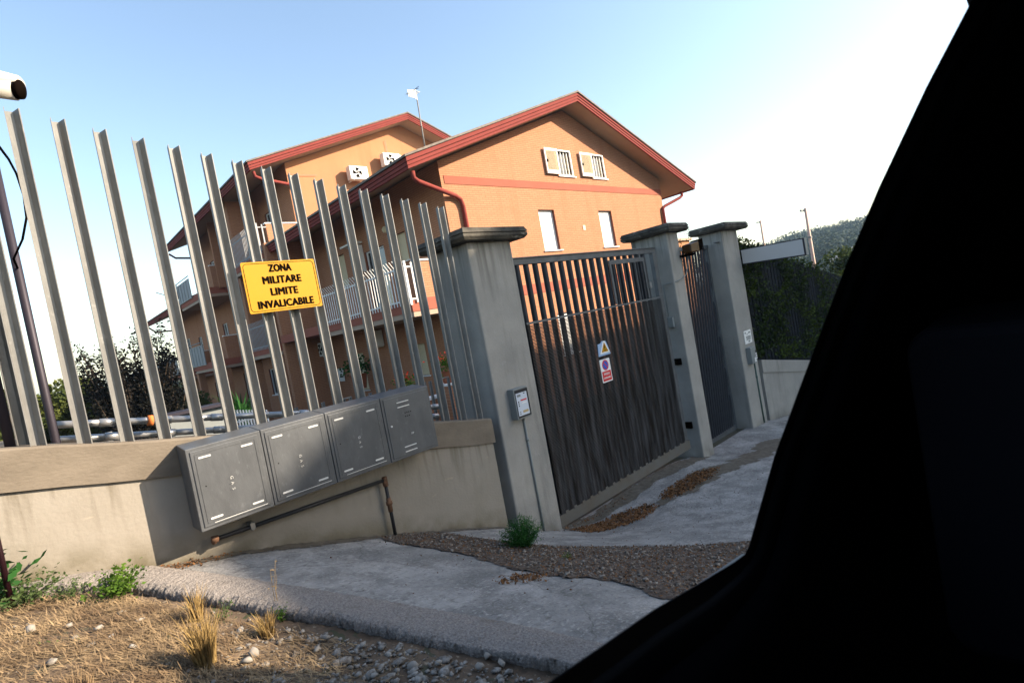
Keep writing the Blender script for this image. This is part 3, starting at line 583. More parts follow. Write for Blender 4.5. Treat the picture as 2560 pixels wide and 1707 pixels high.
m = MB(); m.tube([(.835,4.13,-1.10),(.875,4.13,-1.105)], .024, 10); m.tube([(.85,4.13,-1.10),(.85,4.13,-1.13)], .016, 8); m.build('end_elbow', M_rust, gp, True)
MB().tube([(2.165,4.13,-1.12),(2.165,4.13,-1.20)], .022, 10).build('top_elbow', M_rust, gp, True)
m = MB(); m.tube([(2.165,4.13,-1.30),(2.165,4.13,-1.42)], .020, 10); m.tube([(2.165,4.13,-1.33),(2.165,4.13,-1.36)], .027, 10); m.build('valve', M_rust, gp, True)
m = MB(); m.box(1.08, 1.11, 4.10, 4.19, -1.13, -1.08); m.tube([(1.095,4.12,-1.14),(1.095,4.12,-1.07)], .008, 8); m.build('clamp', M_galv, gp)

# ------------------------------------------------------------------ gate pillars
def pillar(x0, x1, y0, y1, zb_, zt_, label, cap, vs=.0):
    t = thing('gate_pillar', label, 'pillar', ((x0+x1)/2, (y0+y1)/2, zb_), 'concrete gate pillars')
    MB().box(x0, x1, y0, y1, zb_, zt_).build('shaft', M_conc, t, bevel=.018)
    cx0, cx1, cy0, cy1 = cap; m = MB()
    m.hexa([(cx0+.03,cy0+.03,zt_-.001),(cx1-.03,cy0+.03,zt_-.001),(cx1-.03,cy1-.03,zt_-.001),(cx0+.03,cy1-.03,zt_-.001)], [(cx0,cy0,zt_+.03),(cx1,cy0,zt_+.03),(cx1,cy1,zt_+.03),(cx0,cy1,zt_+.03)])
    m.hexa([(cx0,cy0,zt_+.0301),(cx1,cy0,zt_+.0301),(cx1,cy1,zt_+.0301),(cx0,cy1,zt_+.0301)], [(cx0,cy0,zt_+.062),(cx1,cy0,zt_+.062),(cx1,cy1,zt_+.062),(cx0,cy1,zt_+.062)])
    m.hexa([(cx0-.006,cy0-.006,zt_+.070),(cx1+.006,cy0-.006,zt_+.070),(cx1+.006,cy1+.006,zt_+.070),(cx0-.006,cy1+.006,zt_+.070)], [(cx0+.02,cy0+.02,zt_+.125),(cx1-.02,cy0+.02,zt_+.125),(cx1-.02,cy1-.02,zt_+.125),(cx0+.02,cy1-.02,zt_+.125)])
    m.box(cx0+.012, cx1-.012, cy0+.012, cy1-.012, zt_+.0625, zt_+.0695)
    m.build('cap', M_cap, t, bevel=.006)
    return t
pillar(3.60, 4.23, 4.20, 4.80, -3.0, .85, 'widest concrete pillar with a stained cap at the left of the drive gate', (3.46, 4.38, 4.06, 4.90))
pillar(7.46, 7.80, 4.12, 4.76, -3.2, .85, 'middle concrete pillar carrying the amber flashing lamp, between the two gates', (7.34, 7.96, 4.00, 4.86))
pillar(9.47, 10.13, 4.18, 4.62, -3.3, .86, 'right hand concrete pillar with the white notice and the light box, right of the pedestrian gate', (9.36, 10.34, 4.04, 4.74))

# ------------------------------------------------------------------ drive gate
G = thing('drive_gate', 'large blue grey steel drive gate with vertical bars above a ribbed dirty mesh', 'gate', (5.8, 4.35, -2.5))
GY = 4.32; gx0, gx1 = 4.27, 7.36
m = MB(); m.box(gx0, gx1, GY-.03, GY+.03, .585, .655); m.box(gx0, gx1, GY-.045, GY+.045, .6555, .668); m.box(gx0, gx0+.05, GY-.03, GY+.03, -2.33, .584); m.box(gx1-.10, gx1, GY-.035, GY+.03, -2.33, .584); m.build('frame', M_rail, G, bevel=.003)
n_b = 0; x = 4.385
while x < 7.2:
    w = .052
    m = MB(); m.tube([(x, GY+.012, -2.33), (x, GY+.012, .584)], .034, 12, False); m.build('bar', M_gate, G, True); n_b += 1
    x += .1565
MB().box(gx0+.05, gx1-.10, GY-.052, GY-.036, -.105, -.078).build('middle_rail', M_rail, G)
m = MB(); z = -2.32; k = 0
while z < -.115:
    m.hexa([(gx0+.052,GY-.052,z-.002),(gx1-.105,GY-.052,z-.002),(gx1-.105,GY-.038,z+.002),(gx0+.052,GY-.038,z+.002)], [(gx0+.052,GY-.052,z+.0035),(gx1-.105,GY-.052,z+.0035),(gx1-.105,GY-.038,z+.009),(gx0+.052,GY-.038,z+.009)]); z += .0165
m.build('mesh_panel', M_mesh, G)
m = MB(); m.box(gx0, gx1, GY-.058, GY+.02, -2.46, -2.325)
for i in range(19): m.box(gx0+.12+.157*i, gx0+.17+.157*i, GY-.062, GY-.057, -2.335, -2.30)
m.build('bottom_sheet', M_kick, G)
m = MB(); m.box(6.10, 6.97, GY-.05, GY-.034, .475, .535); m.box(6.10, 6.14, GY-.05, GY-.034, -.07, .474); m.box(6.935, 6.97, GY-.05, GY-.034, -.07, .474); m.build('wicket_frame', M_rail, G)
for i in range(9): MB().box(6.175+.085*i, 6.21+.085*i, GY-.048, GY-.036, -.077, .474).build('wicket_bar', M_gate, G)
MB().box(6.98, 7.03, GY-.075, GY-.048, .07, .16).build('lock', M_galv, G, bevel=.004)
ws = thing('warning_sign', 'small pale blue plate with a yellow warning triangle in the middle of the drive gate', 'sign', (5.63, 4.26, -.6)); y = GY-.056
MB().prism([(5.50,-.69),(5.76,-.69),(5.74,-.62),(5.70,-.51),(5.62,-.50),(5.58,-.53),(5.52,-.53)], y-.008, y).build('panel', M_lblue, ws)
MB().prism([(5.535,-.665),(5.745,-.665),(5.67,-.505),(5.635,-.505)], y-.010, y-.0081).build('triangle_edge', M_white, ws)
MB().prism([(5.572,-.647),(5.718,-.647),(5.652,-.52)], y-.012, y-.0101).build('triangle', M_yel, ws)
m = MB(); m.box(5.640, 5.652, y-.0135, y-.0121, -.605, -.555); m.box(5.640, 5.652, y-.0135, y-.0121, -.632, -.618); m.build('exclamation_mark', M_blk, ws)
np_ = thing('no_parking_sign', 'white no parking plate with blue disc above a red PASSO CARRABILE field', 'sign', (5.6, 4.26, -.88))
MB().prism(rrect(5.497, 5.712, -1.035, -.735, .008), y-.006, y).build('panel', M_white, np_)
def disc(cx, cz, r, y0, y1, mt, nm, par, n=28): return MB().prism([(cx+r*math.cos(6.2832*k/n), cz+r*math.sin(6.2832*k/n)) for k in range(n)], y0, y1).build(nm, mt, par)
disc(5.604, -.815, .068, y-.0075, y-.0061, M_red, 'ring', np_); disc(5.604, -.815, .053, y-.009, y-.0076, M_blue, 'disc', np_)
MB().prism([(5.556,-.775),(5.566,-.767),(5.652,-.853),(5.642,-.863)], y-.0105, y-.0091).build('diagonal_bar', M_red, np_)
MB().prism(rrect(5.512, 5.697, -1.02, -.892, .006), y-.0075, y-.0061).build('red_field', M_red, np_)
text_mesh('PASSO', .042, (5.604, y-.0085, -.93), M_white, np_, width=.12, thick=.0008, dup=[(-.001,0),(.001,0)]); text_mesh('CARRABILE', .034, (5.604, y-.0085, -.98), M_white, np_, width=.155, thick=.0008, dup=[(-.0008,0),(.0008,0)])

# pedestrian gate
P = thing('pedestrian_gate', 'narrow blue grey steel gate of close vertical bars between the middle and right pillars', 'gate', (8.8, 4.5, -2.7))
PY = 4.50
m = MB(); m.box(7.83, 9.47, PY-.04, PY+.04, .60, .66); m.box(7.83, 7.88, PY-.03, PY+.03, -2.72, .5995); m.box(9.41, 9.465, PY-.03, PY+.03, -2.72, .5995); m.box(7.88, 9.41, PY-.03, PY+.03, -2.74, -2.66); m.build('frame', M_rail, P)
for i in range(19): MB().tube([(7.93+.078*i, PY, -2.66), (7.95+.108*i, PY, .5995)], .022, 10, False).build('bar', M_gate, P, True)
m = MB(); m.box(7.8, 9.48, 4.3, 4.62, -3.0, -2.745).build('threshold', M_rust, P)
m = MB(); m.box(9.36, 9.66, 4.24, 4.30, .66, .675); tag(m.build('metal_ledge', M_rail), 'thin grey metal ledge fixed to the side of the right pillar above the pedestrian gate', 'bracket')

# pillar fittings
ib = thing('key_switch_box', 'grey box with stickers on the front of the widest pillar', 'switch box', (3.86, 4.15, -.9)); y = 4.20
m = MB(); m.box(3.775, 3.985, y-.095, y, -1.06, -.735).build('housing', M_box, ib, bevel=.006)
MB().box(3.79, 3.98, y-.10, y-.0955, -1.045, -.75).build('dark_front', M_pipe, ib)
MB().box(3.795, 3.955, y-.104, y-.1005, -1.025, -.785).build('label_sheet', mat('sticker_sheet', (.52,.56,.62), .4), ib)
for i, (a, b, c, d, mt) in enumerate(((3.85,3.94,-.872,-.858,M_red),(3.865,3.935,-.902,-.892,M_white),(3.86,3.94,-1.0,-.975,mat('tan_sticker', (.45,.33,.16), .6)),(3.81,3.825,-.885,-.872,M_blk),(3.81,3.825,-.905,-.895,M_blk),(3.81,3.825,-.925,-.915,M_blk),(3.81,3.86,-.825,-.80,M_box),(3.905,3.925,-.803,-.793,M_blk),(3.81,3.83,-.99,-.98,M_box),(3.81,3.83,-1.01,-1.0,M_box))):
    MB().box(a, b, y-.106, y-.1041, c, d).build('sticker', mt, ib)
m = MB(); m.tube([(3.93,y-.015,-1.06),(3.932,y-.015,-2.45)], .012, 8); m.tube([(3.931,y-.015,-1.30),(3.931,y-.015,-1.33)], .018, 8); tag(m.build('conduit', M_box, None, True), 'thin grey conduit running down the widest pillar from the sticker box', 'conduit')
fla = thing('flashing_lamp', 'amber flashing lamp on a black bracket on the middle pillar', 'lamp', (7.9, 4.0, .55))
m = MB(); m.hexa([(7.72,3.90,.49),(7.88,3.84,.49),(7.90,4.00,.49),(7.74,4.06,.49)], [(7.72,3.90,.62),(7.88,3.84,.65),(7.90,4.00,.65),(7.74,4.06,.62)]).build('lens', M_amber, fla, bevel=.012)
m = MB(); m.hexa([(7.885,3.83,.50),(7.95,3.81,.51),(7.97,4.0,.51),(7.905,4.0,.50)], [(7.885,3.83,.66),(7.95,3.81,.68),(7.97,4.0,.68),(7.905,4.0,.66)]); m.box(7.74, 7.88, 3.93, 4.12, .45, .485); m.build('housing', M_blk, fla, bevel=.006)
m = MB(); m.tube([(7.82,4.02,.45),(7.84,4.06,.3),(7.815,4.1,.18),(7.70,4.10,.13),(7.50,4.105,.10),(7.44,4.2,.09),(7.44,4.3,.08),(7.44,4.3,-.45)], .008, 6); tag(m.build('lamp_cable', M_box, None, True), 'grey cable curling from the amber lamp down the middle pillar', 'cable')
m = MB(); m.box(7.40, 7.459, 4.22, 4.36, -.58, -.42); tag(m.build('junction_box', M_box, None, bevel=.006), 'small grey junction box on the gate side of the middle pillar', 'box')
for zz, lb in ((-1.12, 'upper small black photocell on the middle pillar'), (-2.12, 'lower small black photocell near the foot of the middle pillar')):
    m = MB(); m.box(7.43, 7.459, 4.22, 4.33, zz-.05, zz+.05); tag(m.build('photocell', M_blk, None, bevel=.004), lb, 'photocell', 'photocells on the middle pillar')
nt_ = thing('notice_plate', 'white printed notice on the right hand pillar', 'notice', (9.9, 4.17, -1.1)); y = 4.18
MB().box(9.70, 10.0, y-.008, y, -1.235, -.995).build('panel', M_white, nt_)
for a, b, c, d in ((9.73,9.78,-1.05,-1.02),(9.88,9.97,-1.055,-1.03),(9.80,9.86,-1.072,-1.06),(9.76,9.96,-1.115,-1.10),(9.76,9.97,-1.135,-1.12),(9.78,9.95,-1.155,-1.14),(9.76,9.96,-1.172,-1.16),(9.84,9.92,-1.215,-1.185)): MB().box(a, b, y-.0095, y-.0081, c, d).build('printed_block', M_box, nt_)
ic = thing('intercom', 'grey intercom box with a small keypad at its side on the right hand pillar', 'intercom', (9.8, 4.15, -1.45))
MB().box(9.67, 9.86, y-.09, y, -1.60, -1.30).build('housing', M_box, ic, bevel=.006)
MB().box(9.862, 10.02, y-.05, y, -1.56, -1.385).build('keypad', M_pipe, ic, bevel=.004)
for i in range(3): MB().box(9.89, 9.995, y-.054, y-.0505, -1.545+.04*i, -1.52+.04*i).build('button_row', M_white, ic)
MB().box(9.79, 9.85, y-.094, y-.0905, -1.58, -1.50).build('button_row', M_white, ic)
m = MB(); m.tube([(9.93,y-.012,-1.56),(9.94,y-.012,-2.75)], .014, 8); m.tube([(9.93,y-.012,-1.86),(9.93,y-.012,-1.90)], .02, 8); tag(m.build('conduit', mat('green_conduit', (.08,.12,.10), .5), None, True), 'green grey conduit running down the right hand pillar under the intercom', 'conduit')
lb = thing('light_box_sign', 'blank pale light box with a dark frame sticking out from the right hand pillar', 'sign', (10.25, 3.7, .35))
bx = [(10.16,4.18),(10.36,4.20),(10.42,3.13),(10.22,3.11)]
def slab(b, z0a, z1a, z0b, z1b): return MB().hexa([(b[0][0],b[0][1],z0a),(b[3][0],b[3][1],z0b),(b[2][0],b[2][1],z0b),(b[1][0],b[1][1],z0a)], [(b[0][0],b[0][1],z1a),(b[3][0],b[3][1],z1b),(b[2][0],b[2][1],z1b),(b[1][0],b[1][1],z1a)])
slab(bx, .205, .485, .15, .455).build('case', M_dpole, lb)
f_ = [(bx[0][0]-.004+.06*(bx[3][0]-bx[0][0])/1, 4.165),(bx[0][0],4.165),(bx[3][0],3.135),(bx[3][0]-.004,3.135)]
MB().hexa([(10.156,4.17,.222),(10.158,4.17,.222),(10.217,3.135,.170),(10.212,3.135,.170)], [(10.156,4.17,.470),(10.158,4.17,.470),(10.217,3.135,.437),(10.212,3.135,.437)]).build('light_panel', M_lbox, lb)
MB().hexa([(10.225,3.104,.155),(10.415,3.124,.155),(10.415,3.129,.155),(10.225,3.109,.155)], [(10.225,3.104,.45),(10.415,3.124,.45),(10.415,3.129,.45),(10.225,3.109,.45)]).build('end_cap', M_box, lb)
MB().box(10.13, 10.18, 4.2, 4.3, .25, .30).build('bracket', M_dpole, lb)

# right fence with ivy
fr = thing('steel_fence', 'dark close posted fence covered in ivy, right of the last pillar', 'fence', (12, 4.34, -1.6))
TR = lambda x: .66-.181*(x-10.28)
for k in range(52):
    x = 10.24+.165*k; post_mesh(x, 4.34, WR(x)-.02, TR(x)+random.uniform(-.01, .01), 0, 1.3).build('post', M_gate, fr)
n = 30000; x = 10.2+8.5*rng.random(n)**1.25; f = rng.random(n); z = WR(x)+.05+(TR(x)-WR(x))*f*1.02
y = 4.40+.22*rng.random(n)-.20*(rng.random(n) < .5)
keep = (np.sin(x*3.1+z*2.2)+np.sin(z*4.3-x*1.7)+rng.random(n)*1.6 > .0)&((x < 15)|(rng.random(n) < .5)); C = np.stack([x, y, z], 1)[keep]
iv = thing('ivy_hedge', 'dense dark ivy hedge growing through the fence right of the pillars', 'hedge', (12, 4.6, -1.7))
leaves('foliage', C, .065*(.6+.7*rng.random(len(C))), M_ivy, iv, .1, .75)
m = MB()
for i in range(40):
    xx = 10.3+i*.2; m.tube([(xx, 4.55, WR(xx)-.3), (xx+random.uniform(-.1,.1), 4.5, (WR(xx)+TR(xx))/2), (xx+random.uniform(-.2,.2), 4.52, TR(xx)-.1)], [.012,.009,.004], 5, False)
m.box(10.3, 19, 4.62, 4.66, -5.2, -1.6)
m.build('stem', M_bark, iv)
n = 26000; x = 10.2+8.8*rng.random(n); z = -4.2+4.8*rng.random(n); k2 = (z < .45-.181*(x-10.28)+.15*np.sin(x*5)); C = np.stack([x, 4.75+.35*rng.random(n), z], 1)[k2]
leaves('back_foliage', C, .11, M_ivy, iv, .1, .8)
def shoots(name, label, cat, base, ends, per, size, ml, r=.012, spread=1.0, extra=0, ex_r=(1, 1, 1), ex_c=(0, 0, 0), bark=M_bark, aspect=.5):
    t = thing(name, label, cat, base); m = MB(); C = []; D = []
    for e in ends:
        a_ = Vector(base); c_ = Vector(e); b_ = a_.lerp(c_, .5)+Vector((random.uniform(-.1,.1), random.uniform(-.1,.1), 0))*(c_-a_).length*.5
        pts = [a_.lerp(b_, .0), a_.lerp(b_, .6), b_, b_.lerp(c_, .5), c_]; m.tube(pts, [r*3, r*2, r*1.5, r, r*.3], 5, False)
        for k in range(per):
            f = .3+.7*random.random()**.8; q_ = b_.lerp(c_, (f-.3)/.7) if f > .3 else b_
            w = size*spread*(1.8-1.0*f); C.append((q_+Vector((random.gauss(0,w), random.gauss(0,w), random.gauss(0,w))))[:])
    if extra:
        c0 = np.array(ex_c); 
        u_ = rng.normal(size=(extra, 3)); u_ /= np.linalg.norm(u_, axis=1)[:, None]; rr = rng.random(extra)**.45; pts = c0+u_*rr[:, None]*np.array(ex_r)
        nz = np.sin(pts[:, 0]*3.1)+np.sin(pts[:, 2]*3.7+1)+np.sin(pts[:, 1]*2.9+2)+rng.random(extra)*2 > -.2; C = np.concatenate([np.array(C), pts[nz]]) if C else pts[nz]
    m.build('trunk', bark, t, True); C = np.array(C)
    leaves('crown', C, size*(.6+.7*rng.random(len(C))), ml, t, .2, aspect); return t
shoots('shrub', 'thin leafy twigs rising above the ivy fence behind the light box', 'shrub', (11.2, 5.0, -2), [(11.0,5.0,.95),(11.25,5.1,1.15),(11.5,5,.8),(11.9,5.1,.9),(12.2,5,.6),(10.9,4.9,.6)], 130, .035, M_ivy, .004)
shoots('shrub', 'leafy twigs seen through the gap between the middle and right pillars', 'shrub', (12.6, 6.6, -2), [(12.2,6.6,1.0),(12.6,6.6,1.25),(13.0,6.6,1.45),(13.2,6.7,1.15),(12.9,6.5,.8),(12.3,6.5,.75),(13.6,6.5,1.0)], 120, .045, M_ivy, .004)
# ------------------------------------------------------------------ apartment building sections
class RL:
    def __init__(s): s.L = []
    def build(s, nm, m, par): return [x.build(nm, m, par) for x in s.L]
def strips(a0, a1, zb_, top, ops, plane, d, depth=.16):
    """wall with openings. plane 'y': a=x at y=d (faces -y); plane 'x': a=y at x=d (faces -x). Returns wall mb, reveal mb"""
    P = (lambda a, z, k=0: (a, d+k, z)) if plane == 'y' else (lambda a, z, k=0: (d+k, a, z))
    xs = sorted(set([a0, a1]+[o[0] for o in ops]+[o[1] for o in ops]+[p for p in top[1] if a0 < p < a1])); w = MB(); r = RL(); T = top[0]
    for u, v in zip(xs[:-1], xs[1:]):
        cuts = sorted((o[2], o[3]) for o in ops if o[0] <= u+1e-6 and o[1] >= v-1e-6); z = zb_
        for c0, c1 in cuts:
            if c0 > z: w.add([P(u, z), P(v, z), P(v, c0), P(u, c0)], [(0, 1, 2, 3)])
            z = c1
        w.add([P(u, z), P(v, z), P(v, T(v)), P(u, T(u))], [(0, 1, 2, 3)])
    for o in ops:
        a, b, c, e = o[:4]; k = depth; r.L.append(MB())
        for q in ([P(a,c),P(a,c,k),P(a,e,k),P(a,e)], [P(b,c),P(b,c,k),P(b,e,k),P(b,e)], [P(a,c),P(b,c),P(b,c,k),P(a,c,k)], [P(a,e),P(b,e),P(b,e,k),P(a,e,k)]): r.L[-1].add(q, [(0, 1, 2, 3)])
    return w, r
def bxp(plane, d, a0, a1, k0, k1, z0, z1, m=None):
    m = m or MB(); return m.box(a0, a1, d+k0, d+k1, z0, z1) if plane == 'y' else m.box(d+k0, d+k1, a0, a1, z0, z1)
def window(par, plane, d, o, kind, slats=True):
    a, b, c, e = o[:4]
    if kind == 'blind':
        w = MB()
        n = int((e-c)/.05)
        for i in range(n): z0 = c+(e-c)*i/n; z1 = c+(e-c)*(i+1)/n; bxp(plane, d, a, b, .10, .112+.004*(i % 2), z0+.002, z1-.002, w)
        o_ = w.build('window_blind', M_blind if plane == 'y' else M_shut, par)
    else:
        f = bxp(plane, d, a, b, .11, .12, c, e).build('window', M_glass, par); o_ = f
        def sub(mb, nm, mt):
            q = mb.build(nm, mt); q.parent = f; return q
        if kind == 'barred':
            fr_ = MB(); w = .045
            for q in ((a,b,c-.0,c+w),(a,b,e-w,e)): bxp(plane, d, q[0], q[1], -.02, .03, q[2], q[3], fr_)
            bxp(plane, d, a, a+w, -.02, .03, c+w, e-w, fr_); bxp(plane, d, b-w, b, -.02, .03, c+w, e-w, fr_); sub(fr_, 'frame', M_white)
            br = MB()
            for i in range(4): xx = a+.15+(b-a-.30)*i/3; bxp(plane, d, xx-.013, xx+.013, .04, .07, c+.03, e-.03, br)
            sub(br, 'bars', M_white); cu = MB(); bxp(plane, d, a+.05, a+.10, .075, .10, c+.03, e-.03, cu); bxp(plane, d, b-.16, b-.05, .09, .105, c+.03, e-.03, cu); sub(cu, 'curtain', M_shut)
        else:
            fr_ = MB(); w = .05; bxp(plane, d, a, b, .07, .109, c, c+w, fr_); bxp(plane, d, a, b, .07, .109, e-w, e, fr_); bxp(plane, d, a, a+w, .07, .109, c+w, e-w, fr_); bxp(plane, d, b-w, b, .07, .109, c+w, e-w, fr_); bxp(plane, d, (a+b)/2-.03, (a+b)/2+.03, .07, .109, c+w, e-w, fr_); sub(fr_, 'frame', M_white)
    if kind != 'door':
        s_ = bxp(plane, d, a-.06, b+.10, -.05, .09, c-.035, c-.001); sl_ = s_.build('window_sill', M_white, par)
    return o_
def gable_roof(par, y0, y1, xl, xr, xa, ze, za, fd=.34, ov=.8):
    """chevron roof: outer tips (xl,ze),(xr,ze), apex (xa,za) top; front verge y0, rear y1"""
    def chev(t0, t1, ex=0.0):  # vertical offsets below top; ex widens
        return [(xl-ex, ze-t0), (xa, za-t0), (xr+ex, ze-t0), (xr+ex, ze-t1), (xa, za-t1), (xl-ex, ze-t1)]
    def chevbox(t0, t1, ya, yb, ex=0.0):
        m = MB(); c = chev(t0, t1, ex); L = [c[0], c[1], c[4], c[5]]; R = [c[1], c[2], c[3], c[4]]
        m.prism(L, ya, yb); m.prism(R, ya, yb); return m
    rf_ = chevbox(0, .06, y0-.04, y1+.04, .05).build('roof', M_tile, par)
    def sub(mb, nm, mt):
        q = mb.build(nm, mt); q.parent = rf_; return q
    m = MB()
    for t0, t1, pr in ((.0605, .165, .0), (.165, .175, .045), (.175, .26, .022), (.26, .27, .05), (.27, fd, .04)):
        c = chev(t0, t1, -pr); m.prism([c[0], c[1], c[4], c[5]], y0+pr, y0+.10); m.prism([c[1], c[2], c[3], c[4]], y0+pr, y0+.10)
        for sx, x_ in ((1, xl), (-1, xr)):
            m.box(x_+sx*pr, x_+sx*.10, y0+.101, y1-.101, ze-t1, ze-t0)
    sub(m, 'fascia', M_fascia)
    s_ = (za-ze)/(xa-xl)
    def inner(t0, t1, e=.102):
        m2 = MB(); sr_ = (za-ze)/(xr-xa)
        m2.prism([(xl+e, ze-t0+s_*e), (xa, za-t0), (xa, za-t1), (xl+e, ze-t1+s_*e)], y0+.101, y1); m2.prism([(xa, za-t0), (xr-e, ze-t0+sr_*e), (xr-e, ze-t1+sr_*e), (xa, za-t1)], y0+.101, y1); return m2
    sub(inner(.062, fd-.02), 'soffit', M_soffit)
    return rf_
b1 = thing('apartment_building', 'front orange brick gabled section above the drive gate, with two open shuttered attic windows', 'building', (15.8, 12, -3))
XL, XR, XA = 9.77, 21.85, 15.88
topz = lambda x: (7.40-.37-2.85/7.73*abs(x-XA))
ops = [(15.10,15.90,4.63,5.56),(17.08,17.90,4.64,5.56),(13.65,14.46,2.03,3.42),(17.02,17.85,2.02,3.41),(13.68,14.50,-1.55,-.12)]
w, r = strips(XL, XR, -3.2, (topz, [XA]), ops, 'y', 12.0); w.build('wall', M_brick, b1, recalc=False); r.build('window_reveal', M_brown, b1)
sops = [(14.25,14.86,2.42,3.33),(18.40,19.08,2.33,3.50),(14.34,14.92,-1.3,-.27),(18.42,19.05,-1.66,-.24),(15.6,16.9,1.0,3.2)]
w, r = strips(12.0, 21.5, -3.2, (lambda y: topz(XL), []), sops, 'x', XL); w.build('wall', M_brick, b1, recalc=False); r.build('window_reveal', M_brown, b1)
w, r = strips(12.0, 21.5, -3.2, (lambda y: topz(XR), []), [], 'x', XR); w.build('wall', M_brick, b1, recalc=False)
w, r = strips(XL, XR, -3.2, (topz, [XA]), [], 'y', 21.48); w.build('wall', M_brick, b1, recalc=False)
for o_, k in zip(ops, ('barred','barred','blind','blind','blind')): window(b1, 'y', 12.0, o_, k)
for o_, k in zip(sops, ('blind','blind','blind','blind','door')): window(b1, 'x', XL, o_, k)
for x0, x1 in ((14.40, 15.08), (16.36, 17.06)):     # open shutters folded to the left
    m = MB(); m.box(x0, x0+.045, 11.90, 11.955, 4.66, 5.54); m.box(x1-.045, x1, 11.90, 11.955, 4.66, 5.54); m.box(x0+.046, x1-.046, 11.90, 11.955, 5.46, 5.54); m.box(x0+.046, x1-.046, 11.90, 11.955, 4.66, 4.78)
    sh = m.build('shutter', M_white, b1); m = MB()
    for i in range(20): z = 4.79+.0335*i; m.hexa([(x0+.046,11.905,z),(x1-.046,11.905,z),(x1-.046,11.945,z+.018),(x0+.046,11.945,z+.018)], [(x0+.046,11.905,z+.012),(x1-.046,11.905,z+.012),(x1-.046,11.945,z+.03),(x0+.046,11.945,z+.03)])
    q = m.build('slats', M_shut); q.parent = sh
    m = MB(); m.tube([(x0+.45, 11.93, 4.64), (x0+.45, 11.86, 4.60), (x0+.42, 11.84, 4.56)], .010, 6); m.box(x0+.05, x0+.10, 11.875, 11.90, 5.05, 5.13); q = m.build('catch', M_blk); q.parent = sh
MB().box(9.89, 21.84, 11.985, 12.01, 4.13, 4.37).build('painted_band', M_band, b1)
MB().box(9.78, 21.84, 11.985, 12.01, .66, .97).build('painted_band', M_band, b1)
MB().box(15.90, 16.04, 11.98, 12.01, 2.68, 2.86).build('wall_vent', M_shut, b1)
MB().box(9.755, 9.775, 12.02, 21.4, .62, .95).build('painted_band', M_band, b1)
gable_roof(b1, 11.2, 21.6, 8.15, 23.58, XA, 4.55, 7.40)
def pipe(par, pts, r=.055, nm='downpipe', m_=None): return MB().tube(pts, r, 10).build(nm, m_ or M_fascia, par, True)
pipe(b1, [(8.45,11.45,4.22),(8.45,11.45,4.05),(8.62,11.5,3.98),(10.12,11.90,3.76),(10.30,11.91,3.66),(10.36,11.92,3.45),(10.36,11.92,-3)], .065)
pipe(b1, [(22.95,11.6,4.2),(22.95,11.6,4.02),(22.8,11.65,3.93),(21.85,11.91,3.62),(21.68,11.92,3.52),(21.66,11.92,3.3),(21.66,11.92,-3)], .065)
pipe(b1, [(9.65,21.0,4.4),(9.65,21.0,-3)], .06)
def balcony(par, y0, y1, zf, zt, front=True, style='bars', x0=8.02, x1=9.70, y_rail0=None, m_bar=None, lean=.12):
    m_bar = m_bar or M_white
    m = MB(); m.box(x0, x1, y0, y1, zf-.33, zf-.0); s_ = m.build('balcony_slab', M_band, par)
    MB().box(x0+.02, x1, y0+.02, y1-.02, zf-.47, zf-.331).build('balcony_soffit', M_soffit, par)
    if front:
        MB().box(x0+.35, x1+.05, y0-.0, y0+.14, zf+.001, zt).build('balcony_parapet', M_brick, par)
        MB().box(x0+.32, x1+.05, y0-.03, y0+.17, zt+.001, zt+.045).build('parapet_coping', M_white, par)
    yr = y0 if y_rail0 is None else y_rail0
    if style == 'bars':
        m = MB(); y = yr+.02
        while y < y1:
            m.box(x0-.05, x0-.035, y, y+.032, zf-.12, zt-.10); m.hexa([(x0-.05,y,zt-.10),(x0-.035,y,zt-.10),(x0-.035,y+.032,zt-.10),(x0-.05,y+.032,zt-.10)], [(x0-.05-lean,y,zt+.08),(x0-.035-lean,y,zt+.08),(x0-.035-lean,y+.032,zt+.08),(x0-.05-lean,y+.032,zt+.08)]); y += .15
        m.build('railing_bars', m_bar, par)
        m = MB(); m.box(x0-.034, x0-.01, yr, y1, zf-.02, zf+.02); m.box(x0-.034, x0-.01, yr, y1, zt-.16, zt-.12)
        if front: m.box(x0-.03, x0+.34, y0-.03, y0-.005, zf-.02, zf+.02); m.box(x0-.03, x0+.34, y0-.03, y0-.005, zt-.16, zt-.12); m.box(x0-.06, x0-.0, y0-.05, y0-.02, zf-.15, zt+.02); m.box(x0+.15, x0+.20, y0-.05, y0-.031, zf-.1, zt-.03)
        m.build('railing_rails', m_bar, par)
    else:
        MB().box(x0-.05, x0-.03, yr, y1, zf-.05, zt-.16).build('railing_panel', M_panel, par)
        m = MB(); y = yr
        m.box(x0-.06, x0-.02, yr, y1, zt-.155, zt-.12); m.box(x0-.06, x0-.02, yr, y1, zf-.09, zf-.051)
        while y < y1: m.box(x0-.07, x0-.051, y, y+.04, zf-.05, zt-.156); y += .6
        m.tube([(x0-.04, yr, zt+.02), (x0-.04, y1, zt+.02)], .025, 6)
        m.box(x0-.06, x0-.02, y1-.04, y1, zf-.2, zt+.02)
        m.build('railing_rails', M_box, par)
balcony(b1, 11.98, 17.2, .98, 1.98, True, 'bars')
MB().box(8.0, 9.7, 17.21, 21.3, .66, .95).build('balcony_slab', M_band, b1)
for yy in (17.6, ): MB().box(8.05, 9.76, 21.2, 21.45, -3, 4.6).build('side_wall', M_brick, b1)

